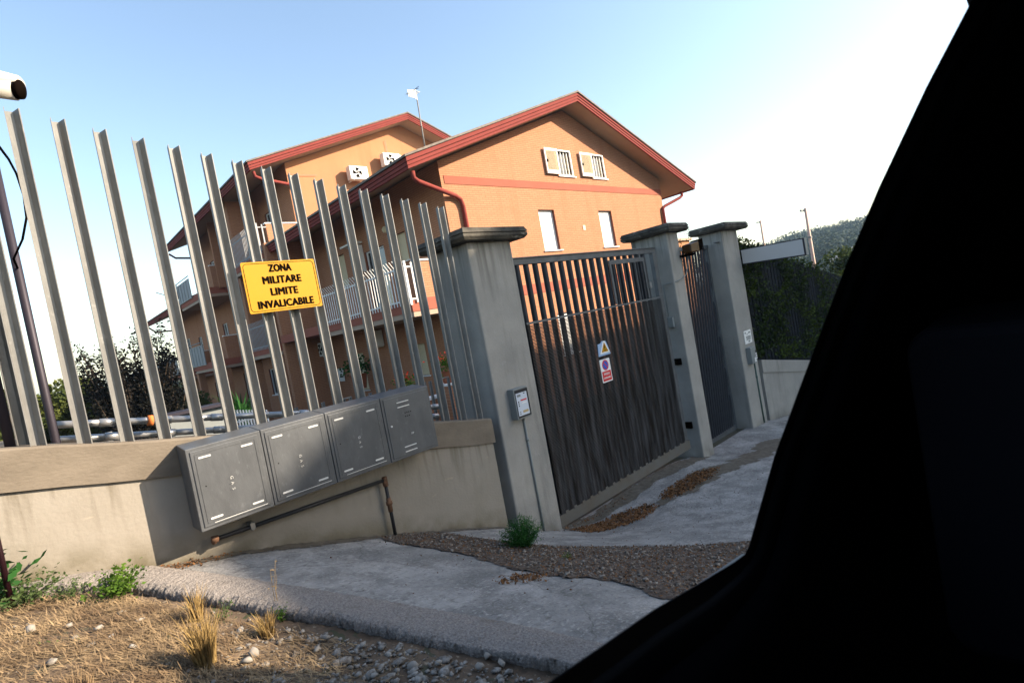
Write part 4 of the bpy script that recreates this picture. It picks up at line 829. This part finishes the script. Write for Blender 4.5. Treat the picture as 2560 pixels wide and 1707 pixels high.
b2 = thing('apartment_building', 'taller smooth orange section behind the front gable, with air conditioners high on its gable', 'building', (15.7, 21.5, -3))
X2, XR2, XA2 = 9.62, 21.8, 15.62
top2 = lambda x: (10.47-.33-2.87/7.75*abs(x-XA2))
w, r = strips(X2, XR2, -3.2, (top2, [XA2]), [], 'y', 21.52); w.build('wall', M_render, b2, recalc=False)
so2 = [(23.4,24.6,4.3,6.6),(26.2,27.2,4.4,6.7),(30.5,31.5,4.4,6.7),(33.0,33.8,5.0,6.3),(23.4,24.6,.8,3.0),(26.4,27.3,1.5,2.9),(30.5,31.6,.7,2.9),(33,33.9,1.3,2.7),(23.6,24.8,-2.6,-.3),(27.,28.,-1.6,-.3),(31,32,-2.4,-.3)]
w, r = strips(21.52, 35.15, -3.4, (lambda y: top2(X2), []), so2, 'x', X2); w.build('wall', M_brick, b2, recalc=False); r.build('window_reveal', M_brown, b2)
for i, o_ in enumerate(so2): window(b2, 'x', X2, o_, 'door' if i % 3 else 'glazed')
w, r = strips(X2, XR2, -3.2, (top2, [XA2]), [], 'y', 35.15); w.build('wall', M_render, b2, recalc=False)
w, r = strips(21.52, 35.15, -3.2, (lambda y: top2(XR2), []), [], 'x', XR2); w.build('wall', M_render, b2, recalc=False)
gable_roof(b2, 20.7, 35.5, 7.86, 23.35, XA2, 7.60, 10.47, .33)
pipe(b2, [(8.1,20.95,7.3),(8.15,21.0,7.12),(8.4,21.05,7.05),(9.75,21.40,6.98),(9.93,21.42,6.86),(9.95,21.42,6.6),(9.95,21.42,4)], .065)
pipe(b2, [(8.0,35.3,7.2),(8.3,35.3,6.95),(9.7,35.2,6.85)], .06)
balcony(b2, 21.5, 25.3, 4.40, 5.42, True, 'bars', m_bar=M_rail2, lean=.03); balcony(b2, 21.55, 25.35, .72, 1.72, False, 'bars', m_bar=M_rail2, lean=.03)
balcony(b2, 29.6, 35.1, 4.28, 5.35, True, 'panel', y_rail0=32.3); balcony(b2, 29.65, 35.1, .62, 1.75, True, 'panel', y_rail0=32.2)
for y0, y1, z0, z1 in ((25.31,29.59,3.95,4.2),(25.36,29.64,.35,.6)): MB().box(8.9, 9.6, y0, y1, z0, z1).build('balcony_slab', M_band, b2)
for yy in (21.7, 25.2, 29.8, 34.8): MB().box(8.1, 8.45, yy, yy+.35, -3.2, .24).build('column', M_brick, b2)
MB().box(8.3, 9.61, 25.35, 25.6, .6, 7.4).build('side_wall', M_brick, b2); MB().box(8.6, 9.61, 29.4, 29.59, 4.2, 7.5).build('side_wall', M_brick, b2)
b3 = thing('apartment_building', 'lowest and farthest section of the row, its dark eave ending above the left tree', 'building', (15, 36, -3))
top3 = lambda x: (7.3-.35-2.85/7.7*abs(x-15.7))
so3 = [(36.5,37.5,.7,2.6),(39.0,39.8,1.2,2.5),(42,43,.6,2.7),(37.3,38.2,-2.3,-.6),(41,42,-2.3,-.6)]
w, r = strips(35.2, 46.6, -3.6, (lambda y: top3(9.7), []), so3, 'x', 9.7); w.build('wall', M_brick, b3, recalc=False); r.build('window_reveal', M_brown, b3)
for o_ in so3: window(b3, 'x', 9.7, o_, 'glazed')
w, r = strips(9.7, 21.8, -3.2, (top3, [15.7]), [], 'y', 46.6); w.build('wall', M_brick, b3, recalc=False)
gable_roof(b3, 35.56, 47.3, 8.0, 23.4, 15.7, 4.43, 7.3, .33)
balcony(b3, 38.0, 45.5, .38, 1.5, True, 'panel', y_rail0=38.6)
pipe(b3, [(8.2,46,4.1),(8.6,46.2,3.75),(9.65,46.3,3.7)], .06)

# things hung on the building
def ac(loc, face, w_, h_, label, dp=.32):
    x, y, z = loc; t = thing('air_conditioner', label, 'air conditioner', loc, 'outdoor air conditioner units')
    if face == 'y': MB().box(x, x+w_, y, y+dp, z, z+h_).build('casing', M_white, t, bevel=.012)
    else: MB().box(x, x+dp, y, y+w_, z, z+h_).build('casing', M_white, t, bevel=.012)
    cx = w_*.40; rr = h_*.38; m = MB(); m2 = MB(); n = 24
    def Q(a, b, k): return (x+a, y-k, z+b) if face == 'y' else (x-k, y+a, z+b)
    c_ = [Q(cx+rr*math.cos(6.2832*i/n), h_/2+rr*math.sin(6.2832*i/n), .004) for i in range(n)]; m.add(c_, [tuple(range(n))])
    g_ = m.build('fan_opening', M_blk, t)
    for i in range(4):
        a = 6.2832*i/4+.5; P_ = [Q(cx+rr*.15*math.cos(a+1.5), h_/2+rr*.15*math.sin(a+1.5), .008), Q(cx+rr*.92*math.cos(a-.12), h_/2+rr*.92*math.sin(a-.12), .008), Q(cx+rr*.92*math.cos(a+.5), h_/2+rr*.92*math.sin(a+.5), .008)]; m2.add(P_, [(0, 1, 2)])
    m2.build('fan_blade', M_white, t)
    m = MB()
    for a in (.12, w_-.16):
        if face == 'y': m.box(x+a, x+a+.03, y, y+dp+.25, z-.035, z-.001)
        else: m.box(x, x+dp+.2, y+a, y+a+.03, z-.035, z-.001)
    m.build('bracket', M_white, t); return t
ac((12.22,21.02,7.24), 'y', .88, .58, 'white air conditioner lower on the taller gable, with its whole fan visible')
ac((14.06,21.02,7.96), 'y', .88, .58, 'white air conditioner higher on the taller gable, partly hidden by the front roof')
ac((9.35,20.75,-.12), 'x', .75, .56, 'white air conditioner unit on the shaded left wall near the far downpipe')
ac((9.42,16.7,-.12), 'x', .62, .56, 'beige air conditioner unit on the shaded left wall under the front balcony')
m = MB(); m.box(9.45, 9.765, 16.95, 17.35, 2.56, 3.5); m.tube([(9.44,17.15,2.62),(9.452,17.15,2.62)], .06, 12); tag(m.build('boiler_cabinet', M_white, None, bevel=.01), 'tall pale boiler cabinet on the shaded left wall above the front balcony', 'boiler cabinet')
m = MB(); m.box(9.4, 9.765, 16.9, 17.9, 3.56, 3.62); tag(m.build('small_awning', M_white), 'small white canopy above the boiler cabinet', 'canopy')
for loc, lb_ in (((9.66,14.75,.22), 'round wall lamp under the front balcony'), ((9.66,15.2,3.6), 'round wall lamp above the front balcony'), ((9.5,23.,6.9), 'round wall lamp high under the eave of the taller section')):
    x, y, z = loc; m = MB(); m.tube([(x-.05,y,z),(x,y,z),(x+.08,y,z)], [.06,.11,.12], 14); tag(m.build('wall_lamp', M_shut, None, True), lb_, 'wall lamp')
m = MB(); m.box(9.70, 9.72, 20.15, 20.62, -1.24, -.72); wn = tag(m.build('wall_notice', M_white), 'white notice board with dark lines on the shaded ground floor wall', 'notice')
m = MB(); m.box(9.692, 9.699, 20.25, 20.45, -.98, -.94); m.box(9.692, 9.699, 20.2, 20.5, -1.08, -1.03); m.box(9.692, 9.699, 20.2, 20.38, -.88, -.85); q = m.build('printed_line', M_blk, wn)
m = MB(); m.box(14.78,15.0,21.3,21.5,8.3,8.5); m.hexa([(15.1,21.45,8.62),(15.6,21.45,8.45),(15.6,21.5,8.45),(15.1,21.5,8.62)],[(15.1,21.45,8.72),(15.6,21.45,8.55),(15.6,21.5,8.55),(15.1,21.5,8.72)]); tag(m.build('flood_light', M_white), 'small white fitting on the gable of the taller section near its ridge', 'light')
m = MB(); m.tube([(9.7,21.45,7.45),(10.2,21.46,7.42),(10.9,21.46,7.46)], .008, 5); m.tube([(14.6,21.46,9.3),(14.62,21.46,8.4)], .01, 5); tag(m.build('wall_cable', M_box), 'thin cable stapled to the gable of the taller section', 'cable')
an = thing('tv_antenna', 'tall thin TV antenna mast on the front roof with a pale comb shaped head', 'antenna', (11.15, 14.2, 5.6))
MB().tube([(11.15,14.2,5.5),(11.22,14.2,7.98)], .022, 8).build('mast', M_galv, an, True)
m = MB(); m.tube([(11.24,14.2,7.80),(10.72,14.05,7.72)], .012, 6)
for i in range(7): f = i/6; cx_, cz_ = 11.18-.42*f, 7.79-.065*f; hh = .10+.07*(1-f); m.box(cx_-.008, cx_+.008, 14.16-.15*f, 14.17-.15*f, cz_-hh, cz_+hh); m.tube([(cx_, 14.1-.15*f-.16, cz_), (cx_, 14.1-.15*f+.2, cz_)], .010, 5)
m.box(10.78, 11.10, 14.05, 14.065, 7.62, 7.84); m.build('antenna_head', M_white, an)
m = MB(); m.tube([(11.10,14.2,7.95),(11.36,14.2,8.05)], .008, 5); m.tube([(11.22,14.0,8.0),(11.22,14.4,8.0)], .008, 5); m.tube([(11.17,14.2,6.75),(11.10,14.1,6.70)], .02, 5); m.build('whiskers', M_blk, an)
a2 = thing('whip_antenna', 'long thin whip antenna rising from the far left balcony against the sky', 'antenna', (7.95, 35, 4.3))
MB().tube([(7.95,35.05,4.6),(7.75,34.9,7.1),(7.55,34.8,9.0)], [.02,.02,.02], 6).build('mast', M_galv, a2, True)
MB().tube([(7.57,34.8,8.7),(7.42,34.75,10.35)], [.03,.012], 6).build('whip', M_white, a2, True)
MB().tube([(6.9,34.9,5.0),(8.1,35.05,4.5)], .02, 5).build('stay_arm', M_blk, a2)
def pot(x, y, z, label, m_l=M_lg, flowers=True, s=1.):
    t = thing('flower_pot', label, 'flower pot', (x, y, z)); MB().tube([(x,y,z),(x,y,z+.22*s),(x,y,z+.26*s)], [.11*s,.15*s,.17*s], 14).build('pot', M_terra, t)
    C = np.array([x, y, z+.40*s])+rng.normal(size=(260, 3))*np.array([.12,.12,.08])*s; leaves('leaves', C, .06*s, m_l, t, .2, .8)
    if flowers: C = np.array([x, y, z+.52*s])+rng.normal(size=(60, 3))*np.array([.13,.13,.06])*s; leaves('blossoms', C, .055*s, M_redfl, t, .4, .9)
    return t
# low garden fence, planter and pipes behind the wall
gf = thing('garden_fence', 'low fence of short paired galvanised posts in the yard behind the meter cabinets', 'fence', (4.2, 8, -2))
for x0 in (3.32, 3.43, 3.77, 3.88, 4.11, 4.23, 4.48, 4.60, 4.87, 5.0, 5.30, 5.42, 2.9, 3.02, 5.62, 5.82):
    post_mesh(x0, 8.0, -2.7, -.73-.05*(x0-3.36), 0, .75).build('post', M_galv, gf)
m = MB(); m.box(3.75, 3.90, 7.99, 8.01, -.77, -.75); m.box(5.61, 5.84, 7.99, 8.01, -.85, -.83); m.build('top_loop', M_galv, gf)
bw = thing('garden_wall', 'low red brick garden wall with pale coping carrying the flower pots', 'wall', (6.2, 9, -2))
MB().box(3.0, 8.6, 9.3, 9.5, -2.75, -1.35).build('wall_face', M_brick, bw); MB().box(2.95, 8.6, 9.26, 9.54, -1.349, -1.30).build('coping', M_white, bw)
MB().box(6.45, 6.86, 8.9, 9.3, -2.75, -1.12).build('pier', M_brick, bw); MB().box(6.42, 6.89, 8.87, 9.299, -1.119, -1.08).build('pier_cap', M_white, bw)
pot(5.75, 9.4, -1.30, 'left pot of red geraniums standing on the garden wall'); pot(6.62, 9.08, -1.08, 'right pot of red geraniums standing on the brick pier'); 
pot(9.2, 18.0, -1.5, 'potted dark plant by the ground floor blind', M_sg, False, 2.)
ra = thing('handrail', 'three row galvanised tube handrail sloping down the ramp behind the fence on the left', 'railing', (1.2, 6.5, -.6))
for j, (dz, off) in enumerate(((0, 0), (-.155, .03), (-.31, -.25))):
    x = .25+off; first = True
    while x < 4.4:
        L_ = .47; zf_ = lambda xx: -.19-.208*xx+.08+dz*.93-.03
        x1_ = x+L_*.97
        MB().tube([(x, 6.5+.12*j, zf_(x)), (x1_, 6.5+.12*j, zf_(x1_))], .034, 12).build('tube', M_tube, ra, True)
        MB().tube([(x1_-.10, 6.5+.12*j, zf_(x1_-.10)), (x1_+.012, 6.5+.12*j, zf_(x1_+.012))], 0.041, 12).build('coupling', M_tube, ra, True); x += L_
for x in (.7, 2.2, 3.7): MB().tube([(x,6.9,-2.7),(x,6.9,-.25-.208*x)], .03, 10).build('support', M_galv, ra, True)
m = MB(); m.box(1.02, 1.04, 6.44, 6.47, -.28, -.25)
MB().tube([(.985,6.5,-.345),(1.03,6.5,-.355)], .054, 12).build('orange_sleeve', mat('orange_rust', (.55,.16,.04), .7), ra, True)
pf = thing('comb_fence', 'short pale comb shaped picket fence in the yard behind the handrail', 'fence', (2.6, 9, -1))
for i in range(13): MB().box(2.42+.042*i, 2.442+.042*i, 9.0, 9.015, -1.25, -.60-.01*i).build('picket', M_white, pf)
MB().box(2.40, 2.98, 9.016, 9.03, -.82, -.79).build('rail', M_white, pf)
sh = thing('garden_shed', 'low shed with a dark flat roof behind the handrail at the far left', 'shed', (2.5, 15, -2))
MB().box(2.35, 3.4, 13.1, 13.8, -2.8, -.745).build('wall', M_box, sh); MB().hexa([(2.25,13.0,-.72),(3.5,13.0,-.74),(3.5,13.9,-.74),(2.25,13.9,-.72)], [(2.25,13.0,-.66),(3.5,13.0,-.68),(3.5,13.9,-.68),(2.25,13.9,-.66)]).build('roof', M_dpole, sh)
def spiky(x, y, z, h, label, n=60):
    t = thing('spiky_plant', label, 'plant', (x, y, z)); m = MB()
    for i in range(n):
        a = random.random()*6.28; r_ = h*random.uniform(.3, .8); hh = h*random.uniform(.5, 1); w = .025
        p0 = Vector((x, y, z)); p1 = p0+Vector((math.cos(a)*r_*.4, math.sin(a)*r_*.4, hh*.7)); p2 = p0+Vector((math.cos(a)*r_, math.sin(a)*r_, hh)); s_ = Vector((-math.sin(a), math.cos(a), 0))*w
        m.add([p0-s_, p0+s_, p1+s_, p1-s_, p2], [(0, 1, 2, 3), (3, 2, 4)])
    m.build('foliage', M_sg, t); return t
spiky(4.3, 15, -1.6, 1.1, 'spiky leaved plant in front of the shaded ground floor')

# ------------------------------------------------------------------ trees on the left and far things
E_ = []
for k in range(46):
    a = random.uniform(-1.0, 1.0); E_.append((2.55+a*1.25+random.uniform(-.1, .1), 18+random.uniform(-1, 1), random.uniform(.1, 1.45)-abs(a)*.35))
E_ += [(1.55,18,1.35),(1.9,18,.95),(2.2,18,1.45),(2.9,18,1.65),(3.5,18,1.75),(3.6,17.8,1.2),(1.62,18,1.15),(1.75,18,.45),(2.35,18,1.25),(2.45,17.8,1.0),(1.5,18,.75),(3.15,18,1.5),(3.35,18,1.35),(3.05,17.9,.9),(1.55,18,.0)]
shoots('tree', 'dark purple leaved tree with upright shoots behind the fence at the left', 'tree', (2.6, 18, -2.9), E_, 230, .10, M_plum, .02, .9, 9000, (1.15,1.1,.9), (2.75,18,-.85))
def tree(name, label, base, h, r, n, size, ml, group=None, cat='tree', lobes=9, zl=.55):
    x, y, z = base; t = thing(name, label, cat, base, group); m = MB(); m.tube([(x,y,z),(x+r*.03,y,z+h*.35),(x-r*.04,y,z+h*.7)], [r*.10,r*.07,r*.03], 8)
    C = []
    for i in range(lobes):
        a = random.random()*6.28; rr = r*random.uniform(.15, .75); cz = z+h*random.uniform(.45, .88); c_ = np.array([x+math.cos(a)*rr, y+math.sin(a)*rr, cz]); lr = r*random.uniform(.35, .55)
        m.tube([(x,y,z+h*.35),((x+c_[0])/2,(y+c_[1])/2,(z+h*.4+cz)/2),c_], [r*.05,r*.03,r*.012], 6)
        k = n//lobes; u_ = rng.normal(size=(k, 3)); u_ /= np.linalg.norm(u_, axis=1)[:, None]; C.append(c_+u_*(lr*rng.random(k)**.4)[:, None]*np.array([1, 1, .75]))
    m.build('trunk', M_bark, t, True); C = np.concatenate(C); leaves('crown', C, size*(.6+.8*rng.random(len(C))), ml, t, .2, .7); return t
tree('tree', 'olive green leafy tree seen between the left fence posts beside the dark tree', (1.05, 24, -3.4), 4.6, 1.7, 9000, .13, M_tg)
tree('tree', 'olive green tree to the left of the dark tree, cut by the leftmost posts', (.15, 22, -3.4), 4.3, 1.3, 6000, .12, M_tg)
tree('tree', 'green bushy tree directly behind the dark tree', (2.6, 27, -3.6), 4.3, 2.0, 8000, .14, M_tg)
for i, (x, y, h, lb_) in enumerate(((6.2,33,3.1,'round green tree beneath the hill at the end of the building'),(7.6,44,3.2,'green tree farther away below the last balcony'),(4.6,34,3.3,'green tree between the dark tree and the building'))):
    tree('tree', lb_, (x, y, -3.9), h, 2.2, 7000, .17, M_tg, 'trees beyond the yard')
def canopy(name, C, r, n_c, size, m_, lab='stuff'):
    out = []
    for c_, rr in zip(C, r):
        u_ = rng.normal(size=(n_c, 3)); u_[:, 2] = np.abs(u_[:, 2])*.9; u_ /= np.linalg.norm(u_, axis=1)[:, None]; out.append(c_+u_*(rr*(.75+.35*rng.random(n_c)))[:, None])
    return tag(leaves(name, np.concatenate(out), size, m_, None, .6, .9), kind='stuff')
# hill on the right and low hill on the left, as terrain with woodland
def hill(name, az0, az1, prof, d0, d1, m_):
    na, nd = 60, 14; V = []; az = np.linspace(az0, az1, na)
    for j in range(nd):
        f = j/(nd-1); d = d0+(d1-d0)*f
        for a in az: e = np.interp(a, prof[0], prof[1]); V.append((d*math.sin(rad(a)), d*math.cos(rad(a)), -6+(e*d1+6)*math.sin(f*math.pi/2)**1.2))
    V = np.array(V); I = np.arange(na*nd).reshape(nd, na); o = np_mesh(name, V, np.stack([I[:-1,:-1], I[:-1,1:], I[1:,1:], I[1:,:-1]], -1).reshape(-1, 4), m_, smooth=True); return tag(o, kind='structure'), V.reshape(nd, na, 3)
pr = ([60,64,68,69.5,71,72.9,74.5,76,78,80,84,90,100],[-.02,-.02,-.012,.018,.031,.036,.038,.033,.037,.042,.047,.05,.04])
h1, HV = hill('hill', 60, 100, pr, 110, 330, M_hillg)
hp = HV[2:].reshape(-1, 3); sel = rng.integers(0, len(hp), 2600); C = hp[sel]+rng.normal(size=(2600, 3))*np.array([5, 5, .8])
canopy('hill_woodland', C, 2.4+2.4*rng.random(2600), 90, .72*(.6+.7*rng.random(2600*90)), M_hill)
h2, HV2 = hill('hill', -12, 32, ([-12,0,6,10,12,20,32],[-.004,-.002,0,.002,.0015,.0,-.002]), 90, 420, M_hillg)
hp = HV2[1:].reshape(-1, 3); sel = rng.integers(0, len(hp), 1500); C = hp[sel]+rng.normal(size=(1500, 3))*np.array([7, 7, .8])
canopy('hill_woodland', C, 2.2+1.8*rng.random(1500), 30, 1.2*(.6+.7*rng.random(1500*30)), M_hill)
# near tree line right, beyond the ivy
for i, (x, y, h, lb_) in enumerate(((33,9.5,4.8,'low green tree behind the fence below the hill'),(37,8.6,5.0,'low green tree beside the tiled roof at the right'),(30,11.5,4.6,'low green tree near the foot of the taller pole'),(27,12.5,4.6,'green tree right behind the light box'),(42,9.2,5.6,'green tree in front of the tiled roof'))):
    tree('tree', lb_, (x, y, -5.0), h, 2.6, 5200, .20, M_tg if i % 2 else M_ivy, 'trees beyond the right fence')
for a, el0, el1, dd, lb_ in ((73.58, -.01, .0885, 45, 'taller pinkish lighting pole standing before the hill'), (69.76, .0, .085, 62, 'shorter looking pinkish lighting pole beside the ivy twigs')):
    x, y = dd*math.sin(rad(a)), dd*math.cos(rad(a)); t = thing('light_pole', lb_, 'pole', (x, y, -5), 'lighting poles by the hill')
    MB().tube([(x,y,-5.2),(x,y,el1*dd)], [.16,.09], 10).build('shaft', M_pole, t, True)
    m = MB(); m.box(x-.55, x+.02, y+.10, y+.22, el1*dd-.22, el1*dd-.08); m.build('lamp_head', M_box, t)
    m = MB(); m.box(x-.12, x+.12, y-.12, y+.12, el1*dd*.45, el1*dd*.45+.12); m.build('collar', M_box, t)
x, y = 48*math.sin(rad(77.0))+2.6, 48*math.cos(rad(77.0))-1.3
hs = thing('farmhouse', 'small house with brown tiled roof and white gable edge before the hill', 'house', (x, y, -4))
MB().box(x-1, x+7, y-3, y+3, -5, .25).build('wall', M_white, hs)
m = MB(); m.hexa([(x-1.5,y+3.4,-.15),(x+7.5,y+3.4,-.15),(x+7.5,y,1.15),(x-1.5,y,1.15)], [(x-1.5,y+3.4,0),(x+7.5,y+3.4,0),(x+7.5,y,1.3),(x-1.5,y,1.3)]); m.hexa([(x-1.5,y,1.15),(x+7.5,y,1.15),(x+7.5,y-3.4,-.15),(x-1.5,y-3.4,-.15)], [(x-1.5,y,1.3),(x+7.5,y,1.3),(x+7.5,y-3.4,0),(x-1.5,y-3.4,0)])
for i in range(14): m.box(x-1.4+.6*i, x-1.3+.6*i, y-.1, y+.1, 1.28, 1.4)
m.build('roof', M_terra, hs)
m = MB(); m.hexa([(x-1.65,y+3.4,-.2),(x-1.51,y+3.4,-.2),(x-1.51,y,1.12),(x-1.65,y,1.12)], [(x-1.65,y+3.4,.05),(x-1.51,y+3.4,.05),(x-1.51,y,1.36),(x-1.65,y,1.36)]); m.build('gable_edge', M_white, hs)
# small building far between the pillars
fb = thing('distant_house', 'orange parapet of a distant building visible between the middle and right pillars', 'house', (24, 13, -3))
MB().box(22.6, 24.1, 12.2, 14, -3.5, 2.1).build('wall', M_render, fb); MB().box(22.5, 24.2, 12.1, 14.1, 2.101, 2.2).build('parapet_cap', M_soffit, fb)

# ------------------------------------------------------------------ block across the street (casts the big shade)
ab = thing('apartment_block', 'tall grey flat roofed block across the street behind the camera', 'building', (32, -14, -6))
MB().box(19.9, 46, -20, -8, -9, 12.16).build('wall', M_across, ab); MB().box(19.8, 46.1, -20.1, -7.9, 12.161, 12.30).build('roof', M_tile, ab)
for i in range(6):
    for j in range(3): MB().box(22+3.8*i, 23.3+3.8*i, -7.99, -7.96, .5+3.8*j, 2.1+3.8*j).build('window', M_glass, ab)

# dark conifers added out of view on the left to dim the building's side
for i, (x, y, h) in enumerate(((-5.5,13,10),(-6.5,18,12),(-6,23.5,11),(-8,30,13),(-8,37,12))):
    t = thing('shading_conifer', ('dense dark conifer just outside the left edge, nearest the fence','tall dark conifer outside the left edge, second from the fence','dark conifer outside the left edge, third from the fence','broad dark conifer outside the left edge, fourth from the fence','dark conifer outside the left edge, farthest from the fence')[i], 'tree', (x, y, -3.5), 'unseen conifers added for shade beyond the left edge')
    MB().tube([(x,y,-3.6),(x,y,h-5)], [.2,.05], 8).build('trunk', M_bark, t); n = 9000; f = rng.random(n)**.8; a = rng.random(n)*6.28; r_ = (1-f)*2.6*np.sqrt(rng.random(n))+.15
    leaves('crown', np.stack([x+np.cos(a)*r_, y+np.sin(a)*r_, -3+f*h], 1), .38, M_con, t, .2, .7)
# air: one closed box of thin haze round camera and scene
Mh = bpy.data.materials.new('haze_air'); Mh.use_nodes = True; hn = Mh.node_tree; hn.nodes.remove(hn.nodes['Principled BSDF'])
pv = hn.nodes.new('ShaderNodeVolumePrincipled'); pv.inputs['Color'].default_value = (.50, .72, 1, 1); pv.inputs['Density'].default_value = .00042; pv.inputs['Anisotropy'].default_value = .2
hn.links.new(pv.outputs[0], hn.nodes['Material Output'].inputs['Volume'])
tag(MB().box(-1510, 1510, -1510, 1510, -9, 24).build('haze', Mh), kind='stuff')
# ------------------------------------------------------------------ car the photo is taken from
car = thing('car', 'black car window frame and dark interior filling the right side of the photo', 'car', (.8, 0, -1.2))
zs = lambda x: -.372-.15*(x-.35)           # sill inner edge height at y=.41
def surf(rows, name, m_, smooth=True):
    R = np.array(rows, float); a, b = R.shape[:2]; I = np.arange(a*b).reshape(a, b)
    return np_mesh(name, R.reshape(-1, 3), np.stack([I[:-1,:-1], I[:-1,1:], I[1:,1:], I[1:,:-1]], -1).reshape(-1, 4), m_, car, smooth)
edge = [(-1.2,.41,-.15),(0,.41,-.325),(0.349,0.41,-0.376),(0.438,0.41,-0.388),(0.549,0.41,-0.402),(0.682,0.41,-0.427),(0.781,0.411,-0.445),(0.821,0.411,-0.45),(0.839,0.411,-0.445),(0.854,0.408,-0.428),(0.909,0.375,-0.312),(0.964,0.325,-0.183),(1.037,0.262,-0.021),(1.081,0.205,0.103),(1.098,0.128,0.238),(1.162,0.066,0.356),(1.467,0.035,0.52)]
def off(e, k):   # outward direction for each edge point (down along the sill, right along the pillar)
    out = []
    for i, p in enumerate(e):
        f = min(1, max(0, (i-5)/4)); out.append((p[0]+k*(f*1.0), p[1]-k*.10*f, p[2]-k*((1-f)*1.0+f*.12)))
    return out
e0 = [(p[0]*(1+.05*1), p[1]*(1+.05)+.0, p[2]*(1+.05)) for p in off(edge, .004)]; e1 = off(edge, .004); e2 = off(edge, .030); e3 = [(a, b-.012, c) for a, b, c in off(edge, .034)]; e4 = [(a, b-.012, c) for a, b, c in off(edge, .075)]; e5 = [(a, b-.03, c) for a, b, c in off(edge, .10)]
surf([e0, edge, e1, e2], 'window_seal', M_seal); surf([e2, e3, e4], 'window_frame', M_car)
e6 = [(a, b-.03, c) for a, b, c in off(edge, .16)]; e7 = [(a, b-.02, c) for a, b, c in off(edge, .9)]; e8 = off(edge, 1.40)
e9 = [(a+.05, b-1.25, c-.05) for a, b, c in e8]
surf([e4, e5, e6, e7, e8, e9], 'door_panel', M_carp)
zr = lambda x: .60-.135*(x-1.2)
m = MB(); X0, X1, Y0, Y1 = -1.5, 2.55, -1.3, .10
m.hexa([(X0,Y0,zr(X0)),(X1,Y0,zr(X1)),(X1,Y1,zr(X1)-.05),(X0,Y1,zr(X0)-.05)], [(X0,Y0,zr(X0)+.03),(X1,Y0,zr(X1)+.03),(X1,Y1-.05,zr(X1)+.0),(X0,Y1-.05,zr(X0)+.0)])
m.build('roof', M_body, car)
m = MB(); m.hexa([(X0,Y0-.03,-.8),(X1,Y0-.03,-1.3),(X1,Y0,-1.3),(X0,Y0,-.8)], [(X0,Y0-.03,zr(X0)+.02),(X1,Y0-.03,zr(X1)+.02),(X1,Y0,zr(X1)+.02),(X0,Y0,zr(X0)+.02)])
m.hexa([(X1,Y0,-1.4),(X1+.03,Y0,-1.4),(X1+.03,.34,-1.4),(X1,.34,-1.4)], [(X1,Y0,zr(X1)+.02),(X1+.03,Y0,zr(X1)+.02),(X1+.03,.34,zr(X1)+.02),(X1,.34,zr(X1)+.02)])
m.hexa([(X0-.03,Y0,-.8),(X0,Y0,-.8),(X0,.47,-.8),(X0-.03,.47,-.8)], [(X0-.03,Y0,zr(X0)+.02),(X0,Y0,zr(X0)+.02),(X0,.10,zr(X0)+.02),(X0-.03,.10,zr(X0)+.02)])
m.hexa([(X0,Y0,-.83),(X1,Y0,-1.4),(X1,.47,-1.4),(X0,.47,-.83)], [(X0,Y0,-.8),(X1,Y0,-1.37),(X1,.47,-1.37),(X0,.47,-.8)])
m.hexa([(X0,.455,-.83),(.95,.455,-1.2),(.95,.48,-1.2),(X0,.48,-.83)], [(X0,.455,-.17),(.95,.455,-.52),(.95,.48,-.52),(X0,.48,-.17)])
m.build('body', M_body, car)
m = MB(); sx = 1.55
m.prism(rrect(-.10, .22, -.75, -.15, .05), 1.16, 1.5, 'x')
m.build('seat_back', mat('grey_seat_fabric', (.007,.007,.010), .95, spec=.05), car, bevel=.02)
